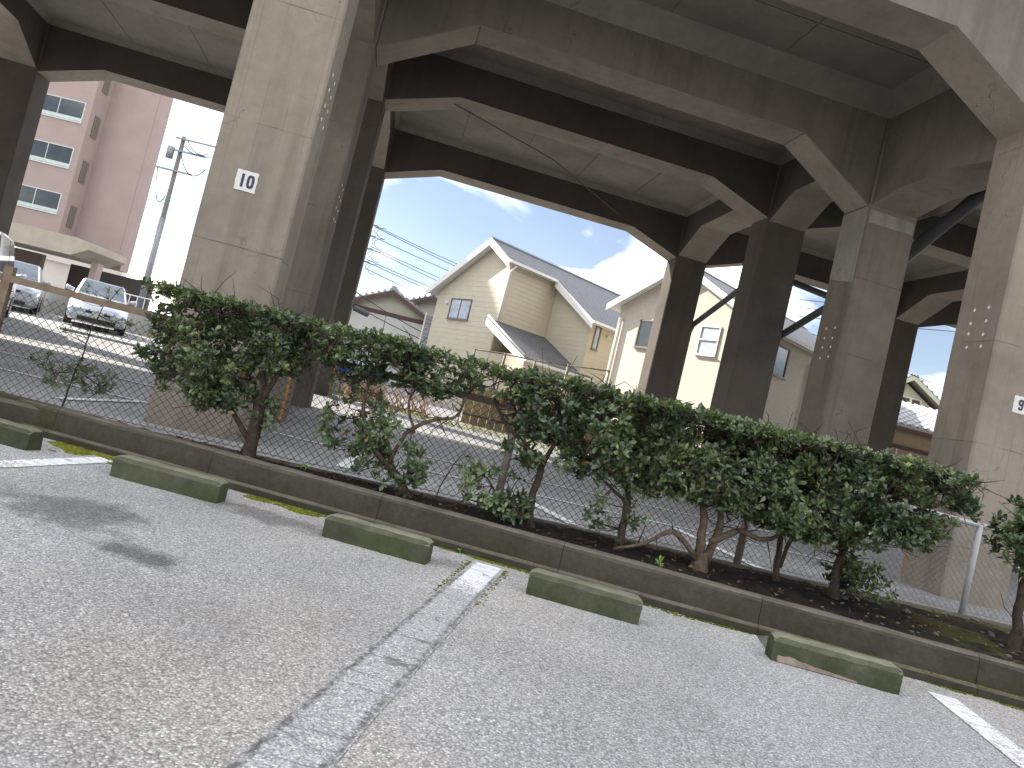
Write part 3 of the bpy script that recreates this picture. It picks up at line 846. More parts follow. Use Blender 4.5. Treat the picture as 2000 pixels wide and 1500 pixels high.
def shrub(name, label, base, stems, clumps, top=1.215, seed=1, n_top=22, pale=False, lsize=0.054, group='clipped shrubs of the hedge'):
    """base (k,d); stems: polylines in (k,d,z) ; clumps: (k,d,z,rk,rd,rz,count)"""
    rr = random.Random(seed)
    k0, d0 = base
    root = empty(name, kw(k0, d0, 0.15), KTH)
    tag(root, label, 'shrub', group)
    def loc(p): return Vector((p[0] - k0, p[1] - d0, p[2] - 0.15))
    # stems
    m = MB(); nodes = []
    for si, (pts, r0, r1) in enumerate(stems):
        P = [loc(p) for p in pts]
        # subdivide with wobble
        if len(P) > 2:                         # rounded course through the given points
            PP = [P[0] * 2 - P[1]] + P + [P[-1] * 2 - P[-2]]; P2 = [P[0]]
            for i in range(1, len(PP) - 2):
                for t in (0.25, 0.5, 0.75, 1.0):
                    a_, b_, c_, d_ = PP[i - 1:i + 3]
                    P2.append(0.5 * (2 * b_ + (c_ - a_) * t + (2 * a_ - 5 * b_ + 4 * c_ - d_) * t * t + (3 * b_ - a_ - 3 * c_ + d_) * t ** 3))
            P = P2
        Q = [P[0]]
        for a, b in zip(P[:-1], P[1:]):
            n_ = max(1, int((b - a).length / 0.04))
            for i in range(1, n_ + 1):
                q = a.lerp(b, i / n_)
                w = 0.016
                q += Vector((noise.noise(q * 9 + Vector((seed, si, 0))), noise.noise(q * 9 + Vector((0, seed, si))), 0.5 * noise.noise(q * 9 + Vector((si, 0, seed))))) * w
                Q.append(q)
        R_ = [r0 + (r1 - r0) * (i / (len(Q) - 1)) ** 0.8 for i in range(len(Q))]
        R_ = [r * (1 + 0.22 * noise.noise(q * 30)) for r, q in zip(R_, Q)]
        if P[0].z < 0.08 and r0 > 0.02: R_[0] *= 1.5; R_[1] *= 1.2
        m.tube(Q, R_, 8)
        nodes += [(q, r) for q, r in list(zip(Q, R_))[len(Q) // 3:]]
    if pale:                                   # exposed roots
        for a in (0.3, 1.9, 3.6, 5.0):
            m.tube([Vector((0, 0, 0.06)), Vector((0.06 * math.cos(a), 0.06 * math.sin(a), 0.02)), Vector((0.14 * math.cos(a), 0.14 * math.sin(a), -0.03))], [0.02, 0.014, 0.006], 6)
    m.build('trunk', BARK_PALE if pale else BARK, root, smooth=True)
    # shoot tips
    tips = []
    for (ck, cd, cz, rk, rd, rz, cnt) in clumps:
        c = 0; cnt *= 1.9 if cnt > 20 else 1.0
        while c < cnt:
            u = [rr.uniform(-1, 1) for _ in range(3)]
            e = abs(u[0]) ** 3 + abs(u[1]) ** 2.4 + abs(u[2]) ** 3
            if e > 1 or rr.random() > 0.35 + 0.65 * e: continue
            p = (ck + u[0] * rk, cd + u[1] * rd, cz + u[2] * rz)
            if noise.noise((p[0] * 5.0 + seed, p[1] * 5.0, p[2] * 6.0)) < -0.05 - 0.25 * max(0, p[2] - 0.95): c += 0.5; continue
            zt = top + 0.025 * noise.noise((p[0] * 6, p[1] * 6, seed)) + rr.gauss(0, 0.008)
            if p[2] > zt: p = (p[0], p[1], zt)
            tips.append(loc(p)); c += 1
        if cz + rz > 1.12 and cnt > 60:         # the clipped flat top carries extra shoots
            for _ in range(int(cnt * 0.30)):
                k_, d_ = ck + rk * rr.uniform(-1, 1), cd + rd * rr.uniform(-1, 1)
                if noise.noise((k_ * 5.5 + seed, d_ * 5.5, 7)) < -0.25: continue
                tips.append(loc((k_, d_, top + 0.02 * noise.noise((k_ * 6, d_ * 6, seed)) - 0.05 * rr.random() ** 2 + rr.gauss(0, .006))))
    # twigs: a coarse set first, then the fine ones hang on it
    mt = MB()
    rr.shuffle(tips)
    maj = tips[:max(10, len(tips) // 14)]
    def connect(t, r0, r1, n_):
        best = min(nodes, key=lambda q: (q[0] - t).length + 0.25 * max(0, q[0].z - t.z))
        a = best[0]; L_ = (t - a).length
        mid = a.lerp(t, 0.5) + Vector((rr.gauss(0, .12), rr.gauss(0, .12), -0.10 + rr.gauss(0, .08))) * L_
        pts = [a, a.lerp(mid, 0.6), mid.lerp(t, 0.35), t]
        ra = min(best[1] * 0.8, r0)
        mt.tube(pts, [ra, ra * 0.85, max(r1, ra * 0.6), r1], n_, cap=False)
        return [(mid.lerp(t, 0.35), max(r1, ra * 0.6)), (t, r1)]
    for t in sorted(maj, key=lambda q: q.z): nodes += connect(t, 0.009, 0.0035, 5)
    for t in tips[len(maj):]: connect(t, 0.0036, 0.0015, 3)
    for _ in range(int(len(tips) * 0.14)):      # bare dead twigs under the crown
        q = rr.choice(nodes); L_ = rr.uniform(.08, .26)
        e_ = q[0] + Vector((rr.gauss(0, .6), rr.gauss(0, .5), rr.gauss(-.05, .5))).normalized() * L_
        md = q[0].lerp(e_, .5) + Vector((rr.gauss(0, .03), rr.gauss(0, .03), rr.gauss(0, .03)))
        mt.tube([q[0], md, e_], [min(q[1], .005), .003, .0012], 4, cap=False)
    tag(mt.build('branches', BARK, root, smooth=True), kind='stuff')
    # foliage
    cen = Vector((0, 0, 0))
    for t in tips: cen += t
    cen /= len(tips)
    mf = MB()
    tops = sorted(range(len(tips)), key=lambda i: -(tips[i].z * 1.5 - tips[i].y))[:n_top * 3]
    tops = set(rr.sample(tops, min(n_top, len(tops))))
    for i, t in enumerate(tips):
        ax = Vector((rr.gauss(0, .35), rr.gauss(0, .35) - 0.15, 0.75)) + (t - cen).normalized() * 0.55
        if i in tops:
            o = bpy.data.objects.new('leaf_whorl', rr.choice(WHORLS)); col.objects.link(o); o.parent = root
            o.location = t; o.rotation_euler = (rr.uniform(-.5, .3), rr.uniform(-.4, .4), rr.uniform(0, 6.28)); s = rr.uniform(0.85, 1.15); o.scale = (s, s, s)
            continue
        shade = 0.44 + 0.16 * rr.random() + 0.34 * noise.noise(t * 3.2 + Vector((seed, 0, 0)))
        for lf in whorl_leaves(rr, ax, rr.choice((6, 7, 8)), lsize * rr.uniform(0.85, 1.15)):
            tn = min(0.92, max(0.02, rr.gauss(shade, 0.15)))
            if rr.random() < 0.007: tn = rr.uniform(0.95, 1.0)
            mf.add(lf + np.array(t), LEAF_F, 0, tn)
    tag(mf.build('foliage', LEAF, root), kind='stuff')

    return root

shrub('evergreen_shrub', 'leftmost big shrub of the hedge, forked trunk in front of column 10', (-1.78, 0.33),
      [([(-1.78, .33, .12), (-1.77, .33, .40), (-1.79, .35, .62)], .052, .040),
       ([(-1.79, .35, .58), (-2.0, .32, .72), (-2.15, .3, .95), (-2.4, .28, 1.1)], .030, .010),
       ([(-1.78, .34, .60), (-1.70, .36, .85), (-1.62, .4, 1.08)], .030, .010),
       ([(-1.80, .33, .30), (-2.02, .28, .52), (-2.22, .25, .62), (-2.5, .25, .75)], .024, .008),
       ([(-1.78, .35, .66), (-1.92, .4, .9), (-2.0, .42, 1.1)], .022, .008)],
      [(-2.28, .30, .85, .42, .32, .38, 430), (-1.95, .36, 1.00, .42, .32, .23, 270), (-1.52, .42, 1.08, .28, .26, .13, 130), (-2.12, .28, .56, .30, .2, .13, 80), (-1.72, .30, .52, .13, .12, .12, 18)], seed=11, n_top=26)
shrub('evergreen_shrub', 'thin gappy shrub with crooked bare branches left of the fence post', (-0.62, 0.42),
      [([(-.62, .42, .12), (-.66, .42, .26), (-.78, .40, .36), (-.95, .36, .48)], .040, .018),
       ([(-.95, .36, .46), (-1.05, .38, .75), (-1.08, .42, 1.05)], .020, .008),
       ([(-.78, .40, .36), (-.72, .42, .60), (-.55, .42, .74), (-.40, .42, .80), (-.36, .44, .98)], .018, .008),
       ([(-.66, .42, .62), (-.74, .4, .82), (-.66, .4, 1.05)], .013, .006)],
      [(-1.02, .42, 1.05, .31, .28, .16, 170), (-.58, .44, 1.05, .27, .26, .15, 110), (-1.0, .32, .58, .30, .22, .18, 80), (-.74, .30, .40, .28, .2, .15, 66), (-1.12, .40, .82, .2, .2, .14, 34)], seed=23, n_top=24, pale=True)
shrub('evergreen_shrub', 'slim shrub arching left just right of the fence post', (0.30, 0.46),
      [([(.30, .46, .12), (.25, .46, .35), (.26, .48, .62)], .030, .024),
       ([(.26, .48, .60), (.10, .46, .74), (-.10, .44, .88), (-.20, .44, 1.08)], .024, .008),
       ([(.26, .48, .62), (.32, .5, .85), (.28, .5, 1.08)], .020, .008),
       ([(.28, .46, .22), (.05, .42, .34), (-.1, .4, .46)], .012, .006)],
      [(-.12, .46, 1.10, .20, .22, .10, 70), (.22, .50, .99, .26, .28, .22, 220), (.0, .36, .40, .24, .16, .14, 44), (.1, .40, .30, .16, .12, .1, 24), (.12, .42, .66, .16, .14, .08, 30)], seed=31, n_top=20)
shrub('evergreen_shrub', 'dense dark shrub in the middle with a crossing low branch', (0.90, 0.55),
      [([(.90, .55, .12), (.88, .55, .40), (.87, .56, .66)], .030, .022),
       ([(.87, .56, .60), (.70, .55, .82), (.6, .55, 1.05)], .018, .008),
       ([(.87, .56, .64), (1.0, .58, .85), (.98, .6, 1.05)], .018, .008),
       ([(.90, .55, .50), (.62, .50, .66), (.48, .5, .78)], .014, .006)],
      [(.62, .56, .94, .31, .32, .28, 320), (.98, .58, .90, .28, .30, .32, 290), (.80, .45, .40, .20, .16, .16, 20), (.95, .5, .52, .12, .1, .14, 12), (.52, .46, .70, .2, .16, .1, 40)], seed=41, n_top=22)
shrub('evergreen_shrub', 'full shrub on a thick pale two-stemmed trunk right of the middle', (1.45, 0.66),
      [([(1.45, .66, .12), (1.44, .66, .30)], .062, .050),
       ([(1.43, .66, .28), (1.40, .66, .55), (1.30, .66, .80), (1.15, .66, 1.02)], .036, .010),
       ([(1.48, .66, .26), (1.52, .68, .50), (1.48, .7, .80), (1.5, .7, 1.05)], .034, .010),
       ([(1.42, .64, .24), (1.22, .56, .40), (1.05, .50, .28), (.86, .44, .20)], .022, .009),
       ([(1.48, .66, .38), (1.66, .7, .50), (1.82, .74, .48), (1.95, .8, .56), (2.0, .85, .8)], .026, .010)],
      [(1.18, .66, .92, .29, .36, .30, 310), (1.52, .68, .90, .31, .38, .32, 390), (1.60, .55, .72, .25, .22, .12, 70)], seed=53, n_top=24, pale=True)
shrub('evergreen_shrub', 'leafy shrub between the pale trunk and the last trunk, showing a yellow leaf', (2.02, 0.95),
      [([(2.02, .95, .12), (2.0, .95, .40), (1.96, .92, .70), (1.9, .88, 1.0)], .028, .010),
       ([(2.02, .95, .30), (2.08, .95, .60), (2.12, .9, .95)], .018, .008)],
      [(1.88, .80, .89, .29, .40, .33, 390), (2.12, .84, .89, .24, .38, .33, 290), (2.02, .66, .66, .24, .2, .12, 70)], seed=61, n_top=22)
shrub('evergreen_shrub', 'last dense shrub of the hedge, reaching out over the galvanised fence frame', (2.44, 1.02),
      [([(2.44, 1.02, .12), (2.42, 1.0, .42), (2.46, .98, .72), (2.56, .92, 1.0)], .040, .012),
       ([(2.43, 1.0, .5), (2.25, .95, .78), (2.22, .9, 1.02)], .022, .008),
       ([(2.45, .98, .66), (2.70, .9, .86), (2.92, .84, 1.0), (3.05, .84, 1.02)], .020, .007)],
      [(2.38, .86, .89, .27, .40, .33, 350), (2.70, .84, .96, .30, .36, .25, 290), (2.98, .82, 1.02, .15, .2, .13, 60), (2.62, .70, .78, .27, .2, .10, 90), (2.62, 1.1, .36, .26, .2, .12, 90), (2.40, .9, .60, .1, .1, .12, 20)], seed=71, n_top=26)
shrub('evergreen_shrub', 'separate shrub cut off by the right edge of the picture', (3.52, 0.80),
      [([(3.52, .80, .12), (3.50, .80, .5), (3.44, .78, .9)], .045, .012), ([(3.5, .8, .5), (3.62, .8, .9)], .02, .008)],
      [(3.42, .76, .88, .16, .26, .20, 120), (3.68, .8, .95, .26, .3, .24, 160)], seed=83, n_top=14, top=1.16)
# thin saplings and seedlings in the bed and behind the fence
shrub('sapling', 'thin nearly bare sapling behind the fence at the left', (-3.55, 0.62),
      [([(-3.55, .62, .05), (-3.5, .62, .5), (-3.44, .62, .9), (-3.3, .62, 1.15)], .009, .003)],
      [(-3.42, .6, .92, .25, .15, .3, 16), (-3.55, .6, .40, .4, .2, .14, 60)], seed=91, n_top=0, lsize=0.042, group='saplings by the fence', top=1.3)
shrub('sapling', 'bare reddish twig growing through the fence mesh at the gap', (-0.38, 0.62),
      [([(-.45, .62, .14), (-.40, .62, .4), (-.30, .62, .62)], .006, .002), ([(-.42, .62, .33), (-.36, .62, .5)], .004, .002)],
      [(-.30, .6, .5, .1, .06, .14, 5)], seed=95, n_top=0, lsize=0.035, group='saplings by the fence')

# ------------------------------------------------------------------ buildings beyond the viaduct
CREAM = plain('siding_cream', (0.56, 0.51, 0.40), 0.75, 0.3, var=0.05, scale=2.5)
CREAM_D = plain('siding_beige', (0.54, 0.48, 0.365), 0.75, 0.3, var=0.05, scale=2.5)
def brickish(name, c):
    n = NT(name); v = n.vec((1, 1, 1))
    sx = n.n('ShaderNodeSeparateXYZ'); n.l(n.tc.outputs['Object'], sx.inputs[0])
    cb = n.n('ShaderNodeCombineXYZ'); n.l(n.math('ADD', sx.outputs['X'], sx.outputs['Y']), cb.inputs[0]); n.l(sx.outputs['Z'], cb.inputs[1])
    br = n.n('ShaderNodeTexBrick'); br.inputs['Scale'].default_value = 7.0
    br.inputs['Color1'].default_value = (*[q * 1.05 for q in c], 1); br.inputs['Color2'].default_value = (*[q * 0.93 for q in c], 1); br.inputs['Mortar'].default_value = (*[q * 0.80 for q in c], 1)
    br.inputs['Mortar Size'].default_value = 0.012
    n.l(cb.outputs[0], br.inputs['Vector'])
    n.bump(br.outputs['Fac'], 0.25, 0.01)
    return n.out(br.outputs['Color'], 0.8, 0.25)
OFFWHITE = brickish('siding_offwhite', (0.56, 0.52, 0.44))
CREAM_T = brickish('siding_cream_tile', (0.56, 0.51, 0.405))
TRIM = plain('trim_white', (0.74, 0.73, 0.70), 0.5, 0.4, var=0.05)
def slate():
    n = NT('roof_slate'); v = n.vec()
    sx = n.n('ShaderNodeSeparateXYZ'); n.l(n.tc.outputs['Object'], sx.inputs[0])
    cb = n.n('ShaderNodeCombineXYZ'); n.l(sx.outputs['X'], cb.inputs[0]); n.l(n.math('MULTIPLY', sx.outputs['Z'], 1.9), cb.inputs[1])
    br = n.n('ShaderNodeTexBrick'); br.inputs['Scale'].default_value = 2.4
    br.inputs['Color1'].default_value = (0.125, 0.128, 0.14, 1); br.inputs['Color2'].default_value = (0.10, 0.103, 0.113, 1); br.inputs['Mortar'].default_value = (0.06, 0.06, 0.068, 1)
    br.inputs['Mortar Size'].default_value = 0.02
    n.l(cb.outputs[0], br.inputs['Vector'])
    base = n.mix(0.4, br.outputs['Color'], n.ramp(n.noise(v, 4, 5), [(0.3, 0.7), (0.7, 1.3)]), 'MULTIPLY')
    return n.out(base, 0.6, 0.4)
SLATE = slate()
def glass_mat(name, c, rough=0.08):
    n = NT(name)
    v = n.vec()
    base = n.ramp(n.noise(v, 1.3, 3), [(0.35, [q * 0.6 for q in c]), (0.65, c)])
    return n.out(base, rough, 0.9)
GLASS = glass_mat('window_glass', (0.05, 0.06, 0.065))
CURTAIN = plain('curtain_white', (0.42, 0.47, 0.55), 0.5, 0.6, var=0.25, scale=5)
ALU = plain('window_bronze', (0.17, 0.145, 0.12), 0.45, 0.5)
ALU_W = plain('window_white_bar', (0.62, 0.65, 0.64), 0.45, 0.5)

def box_obj(name, parent, mat, b):
    m = MB(); m.box(*b); return m.build(name, mat, parent)
def window(parent, axis, pos, u0, u1, z0, z1, out, panes=2, frame=ALU, glass=GLASS, curt=None, t=0.05, sub=False):
    """window on a wall plane: axis 'x' (plane x=pos, u=y) or 'y' (plane y=pos, u=x); out=+1/-1 outward"""
    def B(a, b, c, d, o0, o1):
        lo, hi = sorted((pos + out * o0, pos + out * o1))
        return (lo, hi, a, b, c, d) if axis == 'x' else (a, b, lo, hi, c, d)
    m = MB()
    for (a, b, c, d) in ((u0 - t, u0, z0 - t, z1 + t), (u1, u1 + t, z0 - t, z1 + t), (u0, u1, z1, z1 + t), (u0, u1, z0 - t, z0)):
        m.box(*B(a, b, c, d, -0.05, 0.045))
    m.box(*B(u0 - t - 0.02, u1 + t + 0.02, z0 - t - 0.03, z0 - t, -0.05, 0.09))
    w = m.build('window', frame, parent)
    for i in range(panes):
        a = u0 + (u1 - u0) * i / panes; b = u0 + (u1 - u0) * (i + 1) / panes
        if sub:
            pass
        m = MB(); m.box(*B(a + 0.02, b - 0.02, z0 + 0.02, z1 - 0.02, 0.004, 0.012 + 0.006 * i))
        m.build('pane', (curt if curt and i in (curt if isinstance(curt, tuple) else ()) else glass), w)
        if curt is not None and not isinstance(curt, tuple):
            pass
        if i:
            m = MB(); m.box(*B(a - 0.02, a + 0.02, z0, z1, 0.0, 0.035)); m.build('mullion', frame, w)
    return w
def clip_poly(poly, z0, z1):
    def cut(P, f):
        out = []
        for i in range(len(P)):
            a, b = P[i], P[(i + 1) % len(P)]
            fa, fb = f(a), f(b)
            if fa >= 0: out.append(a)
            if (fa >= 0) != (fb >= 0):
                t = fa / (fa - fb); out.append((a[0] + (b[0] - a[0]) * t, a[1] + (b[1] - a[1]) * t))
        return out
    P = cut(poly, lambda q: q[1] - z0)
    return cut(P, lambda q: z1 - q[1]) if P else []
def siding(parent, axis, pos, poly, out, mat, pitch=0.19, zmin=0.6):
    z = zmin; top = max(q[1] for q in poly)
    while z < top:
        P = clip_poly(poly, z + 0.003, min(z + pitch - 0.003, top))
        if len(P) >= 3:
            n = len(P); vs_ = []
            for o0 in (0.0, 1.0):
                for (u, zz) in P:
                    d = 0.0 if o0 == 0 else 0.015 - 0.004 * (zz - z) / pitch
                    vs_.append((pos + out * d, u, zz) if axis == 'x' else (u, pos + out * d, zz))
            m = MB(); m.add(vs_, [tuple(range(n)), tuple(range(2 * n - 1, n - 1, -1))] + [(i, n + i, n + (i + 1) % n, (i + 1) % n) for i in range(n)])
            m.build('siding_board', mat, parent, fix=True)
        z += pitch

PHI = math.radians(42)
# --- cream two-storey house
h1 = empty('cream_house', (-1.19, 30.0, 0.45), PHI)
tag(h1, 'cream sided two-storey house with grey slate roof and small porch roof', 'house')
G = -0.45
ga = [(0, G), (4.6, G), (4.6, 5.15), (1.18, 7.28), (0, 6.50)]
m = MB(); m.prism(ga, 'x', 0.0, 2.83); wA = m.build('wall', CREAM_T, h1, fix=True)
gc = [(-2.55, G), (4.6, G), (4.6, 5.15), (1.18, 7.28), (-2.55, 4.92)]
m = MB(); m.prism(gc, 'x', 2.85, 9.0); wC = m.build('wall', CREAM, h1, fix=True)
siding(wA, 'y', 0.0, [(0.03, 2.9), (2.82, 2.9), (2.82, 6.42), (0.03, 6.42)], -1, CREAM_D)
siding(wA, 'x', 0.0, [(0.02, 1.0), (4.58, 1.0), (4.58, 5.10), (1.18, 7.22), (0.02, 6.45)], -1, CREAM, 0.22)
siding(wC, 'x', 2.85, [(-2.53, 1.9), (-0.02, 1.9), (-0.02, 6.42), (-2.53, 4.86)], -1, CREAM)
siding(wC, 'y', -2.55, [(2.87, 2.9), (8.9, 2.9), (8.9, 4.86), (2.87, 4.86)], -1, CREAM_D)
def roof_plane(parent, x0, x1, ya, za, yb, zb, th=0.14, mat=SLATE, name='roof_slope'):
    m = MB(); m.prism([(ya, za), (yb, zb), (yb, zb - th), (ya, za - th)], 'x', x0, x1); o = m.build(name, mat, parent, fix=True)
    if mat is SLATE:
        m = MB(); m.prism([(ya, za - th - 0.002), (yb, zb - th - 0.002), (yb, zb - th - 0.03), (ya, za - th - 0.03)], 'x', x0 + 0.004, x1 - 0.004); m.build('soffit', TRIM, parent, fix=True)
    return o
RZ, RY = 7.50, 1.18
s1 = 0.622
roof_plane(h1, -0.40, 9.4, RY + 0.002, RZ, 5.0, RZ - s1 * (5.0 - RY))
roof_plane(h1, -0.40, 2.45, RY - 0.002, RZ, -0.35, RZ - s1 * (RY + 0.35))
roof_plane(h1, 2.453, 9.4, RY - 0.002, RZ, -2.95, RZ - s1 * (RY + 2.95))
m = MB(); m.prism([(RY - 0.14, RZ - 0.06), (RY, RZ + 0.05), (RY + 0.14, RZ - 0.06)], 'x', -0.42, 9.42); m.build('ridge_cap', SLATE, h1, fix=True)
def barge(parent, x, ya, za, yb, zb, mat=TRIM, d=0.34, t=0.06):
    m = MB(); m.prism([(ya, za - 0.02), (yb, zb - 0.02), (yb, zb - d), (ya, za - d)], 'x', x - t, x - 0.002); m.build('barge_board', mat, parent, fix=True)
barge(h1, -0.40, RY, RZ, 5.02, RZ - s1 * (5.02 - RY))
barge(h1, -0.40, RY - 0.001, RZ, -0.37, RZ - s1 * (RY + 0.37))
barge(h1, 2.45, -0.33, RZ - s1 * (RY + 0.33), -2.97, RZ - s1 * (RY + 2.97))
def gutter(parent, x0, x1, y, z, mat=TRIM):
    m = MB(); m.prism([(y - 0.06, z), (y + 0.06, z), (y + 0.05, z - 0.10), (y - 0.05, z - 0.10)], 'x', x0, x1); m.build('gutter', mat, parent, fix=True)
gutter(h1, -0.45, 2.38, -0.42, RZ - s1 * (RY + 0.35) - 0.03)
gutter(h1, 2.40, 9.4, -3.02, RZ - s1 * (RY + 2.95) - 0.03)
m = MB(); m.tube([(-0.06, -0.40, 6.35), (-0.06, -0.12, 6.1), (-0.06, -0.10, 4.1)], 0.045, 8); m.build('downpipe', TRIM, h1, smooth=True)
# porch roof and its ground floor
roof_plane(h1, -0.55, 3.45, -0.03, 4.02, -2.75, 2.62, 0.12)
barge(h1, -0.55, -0.0, 4.03, -2.78, 2.62, d=0.30)
gutter(h1, -0.6, 3.45, -2.82, 2.60)
m = MB(); m.box(-0.02, 2.84, -2.52, -0.03, G, 2.75); m.build('porch_wall', CREAM_D, h1)
m = MB(); m.tube([(-0.58, -0.05, 4.10), (-0.58, -2.70, 2.72)], 0.04, 8); m.build('downpipe', TRIM, h1, smooth=True)
window(h1, 'x', -0.018, 2.02, 3.40, 3.95, 4.80, -1, 2, ALU, CURTAIN)
window(h1, 'x', -0.018, 0.34, 0.88, 0.95, 1.55, -1, 1, ALU)
window(h1, 'y', -2.568, 3.16, 3.42, 3.88, 4.78, -1, 1, ALU, CURTAIN)
for (x, y, z) in ((-0.07, 3.72, 4.62), (3.95, -2.63, 4.55)):
    m = MB(); m.tube([(x, y, z - 0.08), (x, y, z - 0.03), (x, y, z + 0.06)], [0.02, 0.075, 0.06], 10); m.build('vent_cap', TRIM, h1)

# --- off-white house beside it
h2 = empty('offwhite_house', (4.81, 25.0, 0.4), PHI)
tag(h2, 'off-white textured two-storey gable house seen between the columns', 'house')
G2 = -0.4; RZ2 = 7.05; s2 = 0.56
gw = [(-3.2, G2), (2.62, G2), (2.62, RZ2 - 0.2 - s2 * 2.62), (0, RZ2 - 0.2), (-3.2, RZ2 - 0.2 - s2 * 3.2)]
m = MB(); m.prism(gw, 'x', 0.35, 9.0); m.build('wall', OFFWHITE, h2, fix=True)
roof_plane(h2, 0.0, 9.3, 0.002, RZ2, 2.97, RZ2 - s2 * 2.97)
roof_plane(h2, 0.0, 9.3, -0.002, RZ2, -3.6, RZ2 - s2 * 3.6)
m = MB(); m.prism([(-0.14, RZ2 - 0.06), (0, RZ2 + 0.05), (0.14, RZ2 - 0.06)], 'x', -0.02, 9.3); m.build('ridge_cap', SLATE, h2, fix=True)
barge(h2, 0.0, 0.0, RZ2, 2.99, RZ2 - s2 * 2.99, d=0.26)
barge(h2, 0.0, -0.001, RZ2, -3.62, RZ2 - s2 * 3.62, d=0.26)
gutter(h2, -0.05, 9.3, -3.67, RZ2 - s2 * 3.6 - 0.03)
window(h2, 'x', 0.35, 0.80, 1.52, 3.95, 4.88, -1, 1, ALU, GLASS)
window(h2, 'x', 0.35, -1.80, -1.12, 3.94, 4.85, -1, 1, ALU_W, CURTAIN)
m = MB(); m.box(0.296, 0.345, -1.84, -1.08, 4.40, 4.44); m.build('window_rail', ALU_W, h2)
window(h2, 'y', -3.2, 1.55, 2.45, 3.80, 4.72, -1, 1, ALU, GLASS)
m = MB(); m.tube([(0.26, 2.42, 4.9), (0.26, 2.42, 4.8), (0.26, 2.42, 0.0)], 0.06, 8); m.build('downpipe', TRIM, h2, smooth=True)
m = MB(); m.box(0.10, 0.33, 0.35, 1.30, 1.45, 1.60); m.build('window_hood', TRIM, h2)
m = MB(); m.tube([(4.0, -3.28, 0.0), (4.0, -3.28, 4.6)], 0.05, 8); m.build('downpipe', TRIM, h2, smooth=True)

# --- old tiled houses
TILE = plain('roof_tile_grey', (0.27, 0.27, 0.28), 0.4, 0.5, var=0.3, scale=9)
TILE_P = plain('roof_tile_pale', (0.36, 0.36, 0.37), 0.35, 0.5, var=0.3, scale=9)
BROWN = plain('timber_brown', (0.12, 0.075, 0.06), 0.7, 0.3)
PLAST = plain('plaster_cream', (0.56, 0.53, 0.44), 0.85, 0.2, var=0.07, scale=1.5)
PLAST_W = plain('plaster_white', (0.60, 0.60, 0.56), 0.85, 0.2, var=0.07, scale=1.5)
def tiled_slope(parent, x0, x1, ya, za, yb, zb, mat, n):
    """one slope as columns of rounded tiles, each a part"""
    rf = roof_plane(parent, x0, x1, ya, za, yb, zb, 0.10, mat)
    w = (x1 - x0) / n
    dl = math.hypot(yb - ya, zb - za); rows = max(2, int(dl / 0.30))
    for i in range(n):
        xc = x0 + (i + 0.5) * w
        m = MB()
        for r in range(rows):
            t0, t1 = r / rows, (r + 1) / rows + 0.02
            for k in range(4):
                pass
            prf = [(-0.46, 0.01), (-0.30, 0.055), (-0.08, 0.075), (0.12, 0.055), (0.28, 0.02)]
            vs_ = []
            for (t, lift) in ((t0, 0.0), (min(t1, 1.0), 0.018)):
                for (px, pz) in prf:
                    vs_.append((xc + px * w, ya + (yb - ya) * t, za + (zb - za) * t + pz + lift))
            m.add(vs_, [(q, q + 1, 6 + q, 5 + q) for q in range(4)])
        m.build('tile_row', mat, rf)
ho = empty('tiled_house', (-6.75, 36.0, 0.5), math.radians(2))
tag(ho, 'old plastered house with brown bargeboards and tiled double gable roof', 'house')
def gable_y(parent, cx_, y0, y1, half, zr, s, wall, base=-0.5):
    m = MB(); m.prism([(cx_ - half, base), (cx_ + half, base), (cx_ + half, zr - s * half - 0.14), (cx_, zr - 0.14), (cx_ - half, zr - s * half - 0.14)], 'y', y0, y1)
    return m.build('wall', wall, parent, fix=True)
gable_y(ho, 0.0, 0.0, 9.0, 3.4, 4.95, 0.46, PLAST)
gable_y(ho, 1.75, 2.2, 9.5, 3.0, 5.45, 0.46, PLAST)
for (cx_, y0, zr, hf) in ((0.0, -0.35, 4.95, 2.3), (1.75, 1.85, 5.45, 2.35)):
    for sg in (-1, 1):
        hw = 2.45 if sg > 0 else (3.6 if cx_ == 0 else 2.4)
        m = MB(); m.prism([(cx_, zr), (cx_ + sg * hw, zr - 0.46 * hw), (cx_ + sg * hw, zr - 0.46 * hw - 0.12), (cx_, zr - 0.12)], 'y', y0, 9.8); m.build('roof_slope', TILE, ho, fix=True)
        m = MB(); m.prism([(cx_, zr - 0.06), (cx_ + sg * hw, zr - 0.46 * hw - 0.06), (cx_ + sg * hw, zr - 0.46 * hw - 0.28), (cx_, zr - 0.28)], 'y', y0 - 0.06, y0 - 0.003); m.build('barge_board', BROWN, ho, fix=True)
        for i in range(int(hw / 0.28)):
            xx = cx_ + sg * (0.14 + 0.28 * i)
            m = MB(); m.tube([(xx, y0 - 0.02, zr - 0.46 * abs(xx - cx_) + 0.03), (xx, y0 + 1.2, zr - 0.46 * abs(xx - cx_) + 0.03)], 0.075, 6); m.build('tile_row', TILE_P, ho)
    m = MB(); m.box(cx_ - 0.12, cx_ + 0.12, y0 - 0.05, 9.8, zr - 0.02, zr + 0.16); m.build('ridge_cap', TILE_P, ho)
m = MB(); m.box(-3.4, 2.25, -0.08, -0.003, 3.62, 3.82); m.build('tie_beam', BROWN, ho)
m = MB(); m.box(-3.38, 2.3, -0.05, -0.006, -0.5, 3.615); m.build('lower_wall', PLAST_W, ho)
GREY = plain('louvre_grey', (0.27, 0.27, 0.285), 0.6)
sh = empty('louvred_screen', (-4.62, 33.5, 0.5), math.radians(4))
tag(sh, 'grey horizontal louvred screen between the tiled house and cream house', 'screen')
for sx_ in (0.0, 0.83):
    box_obj('frame_post', sh, TRIM, (sx_ - 0.03, sx_ + 0.03, 0, 0.06, 0, 4.0))
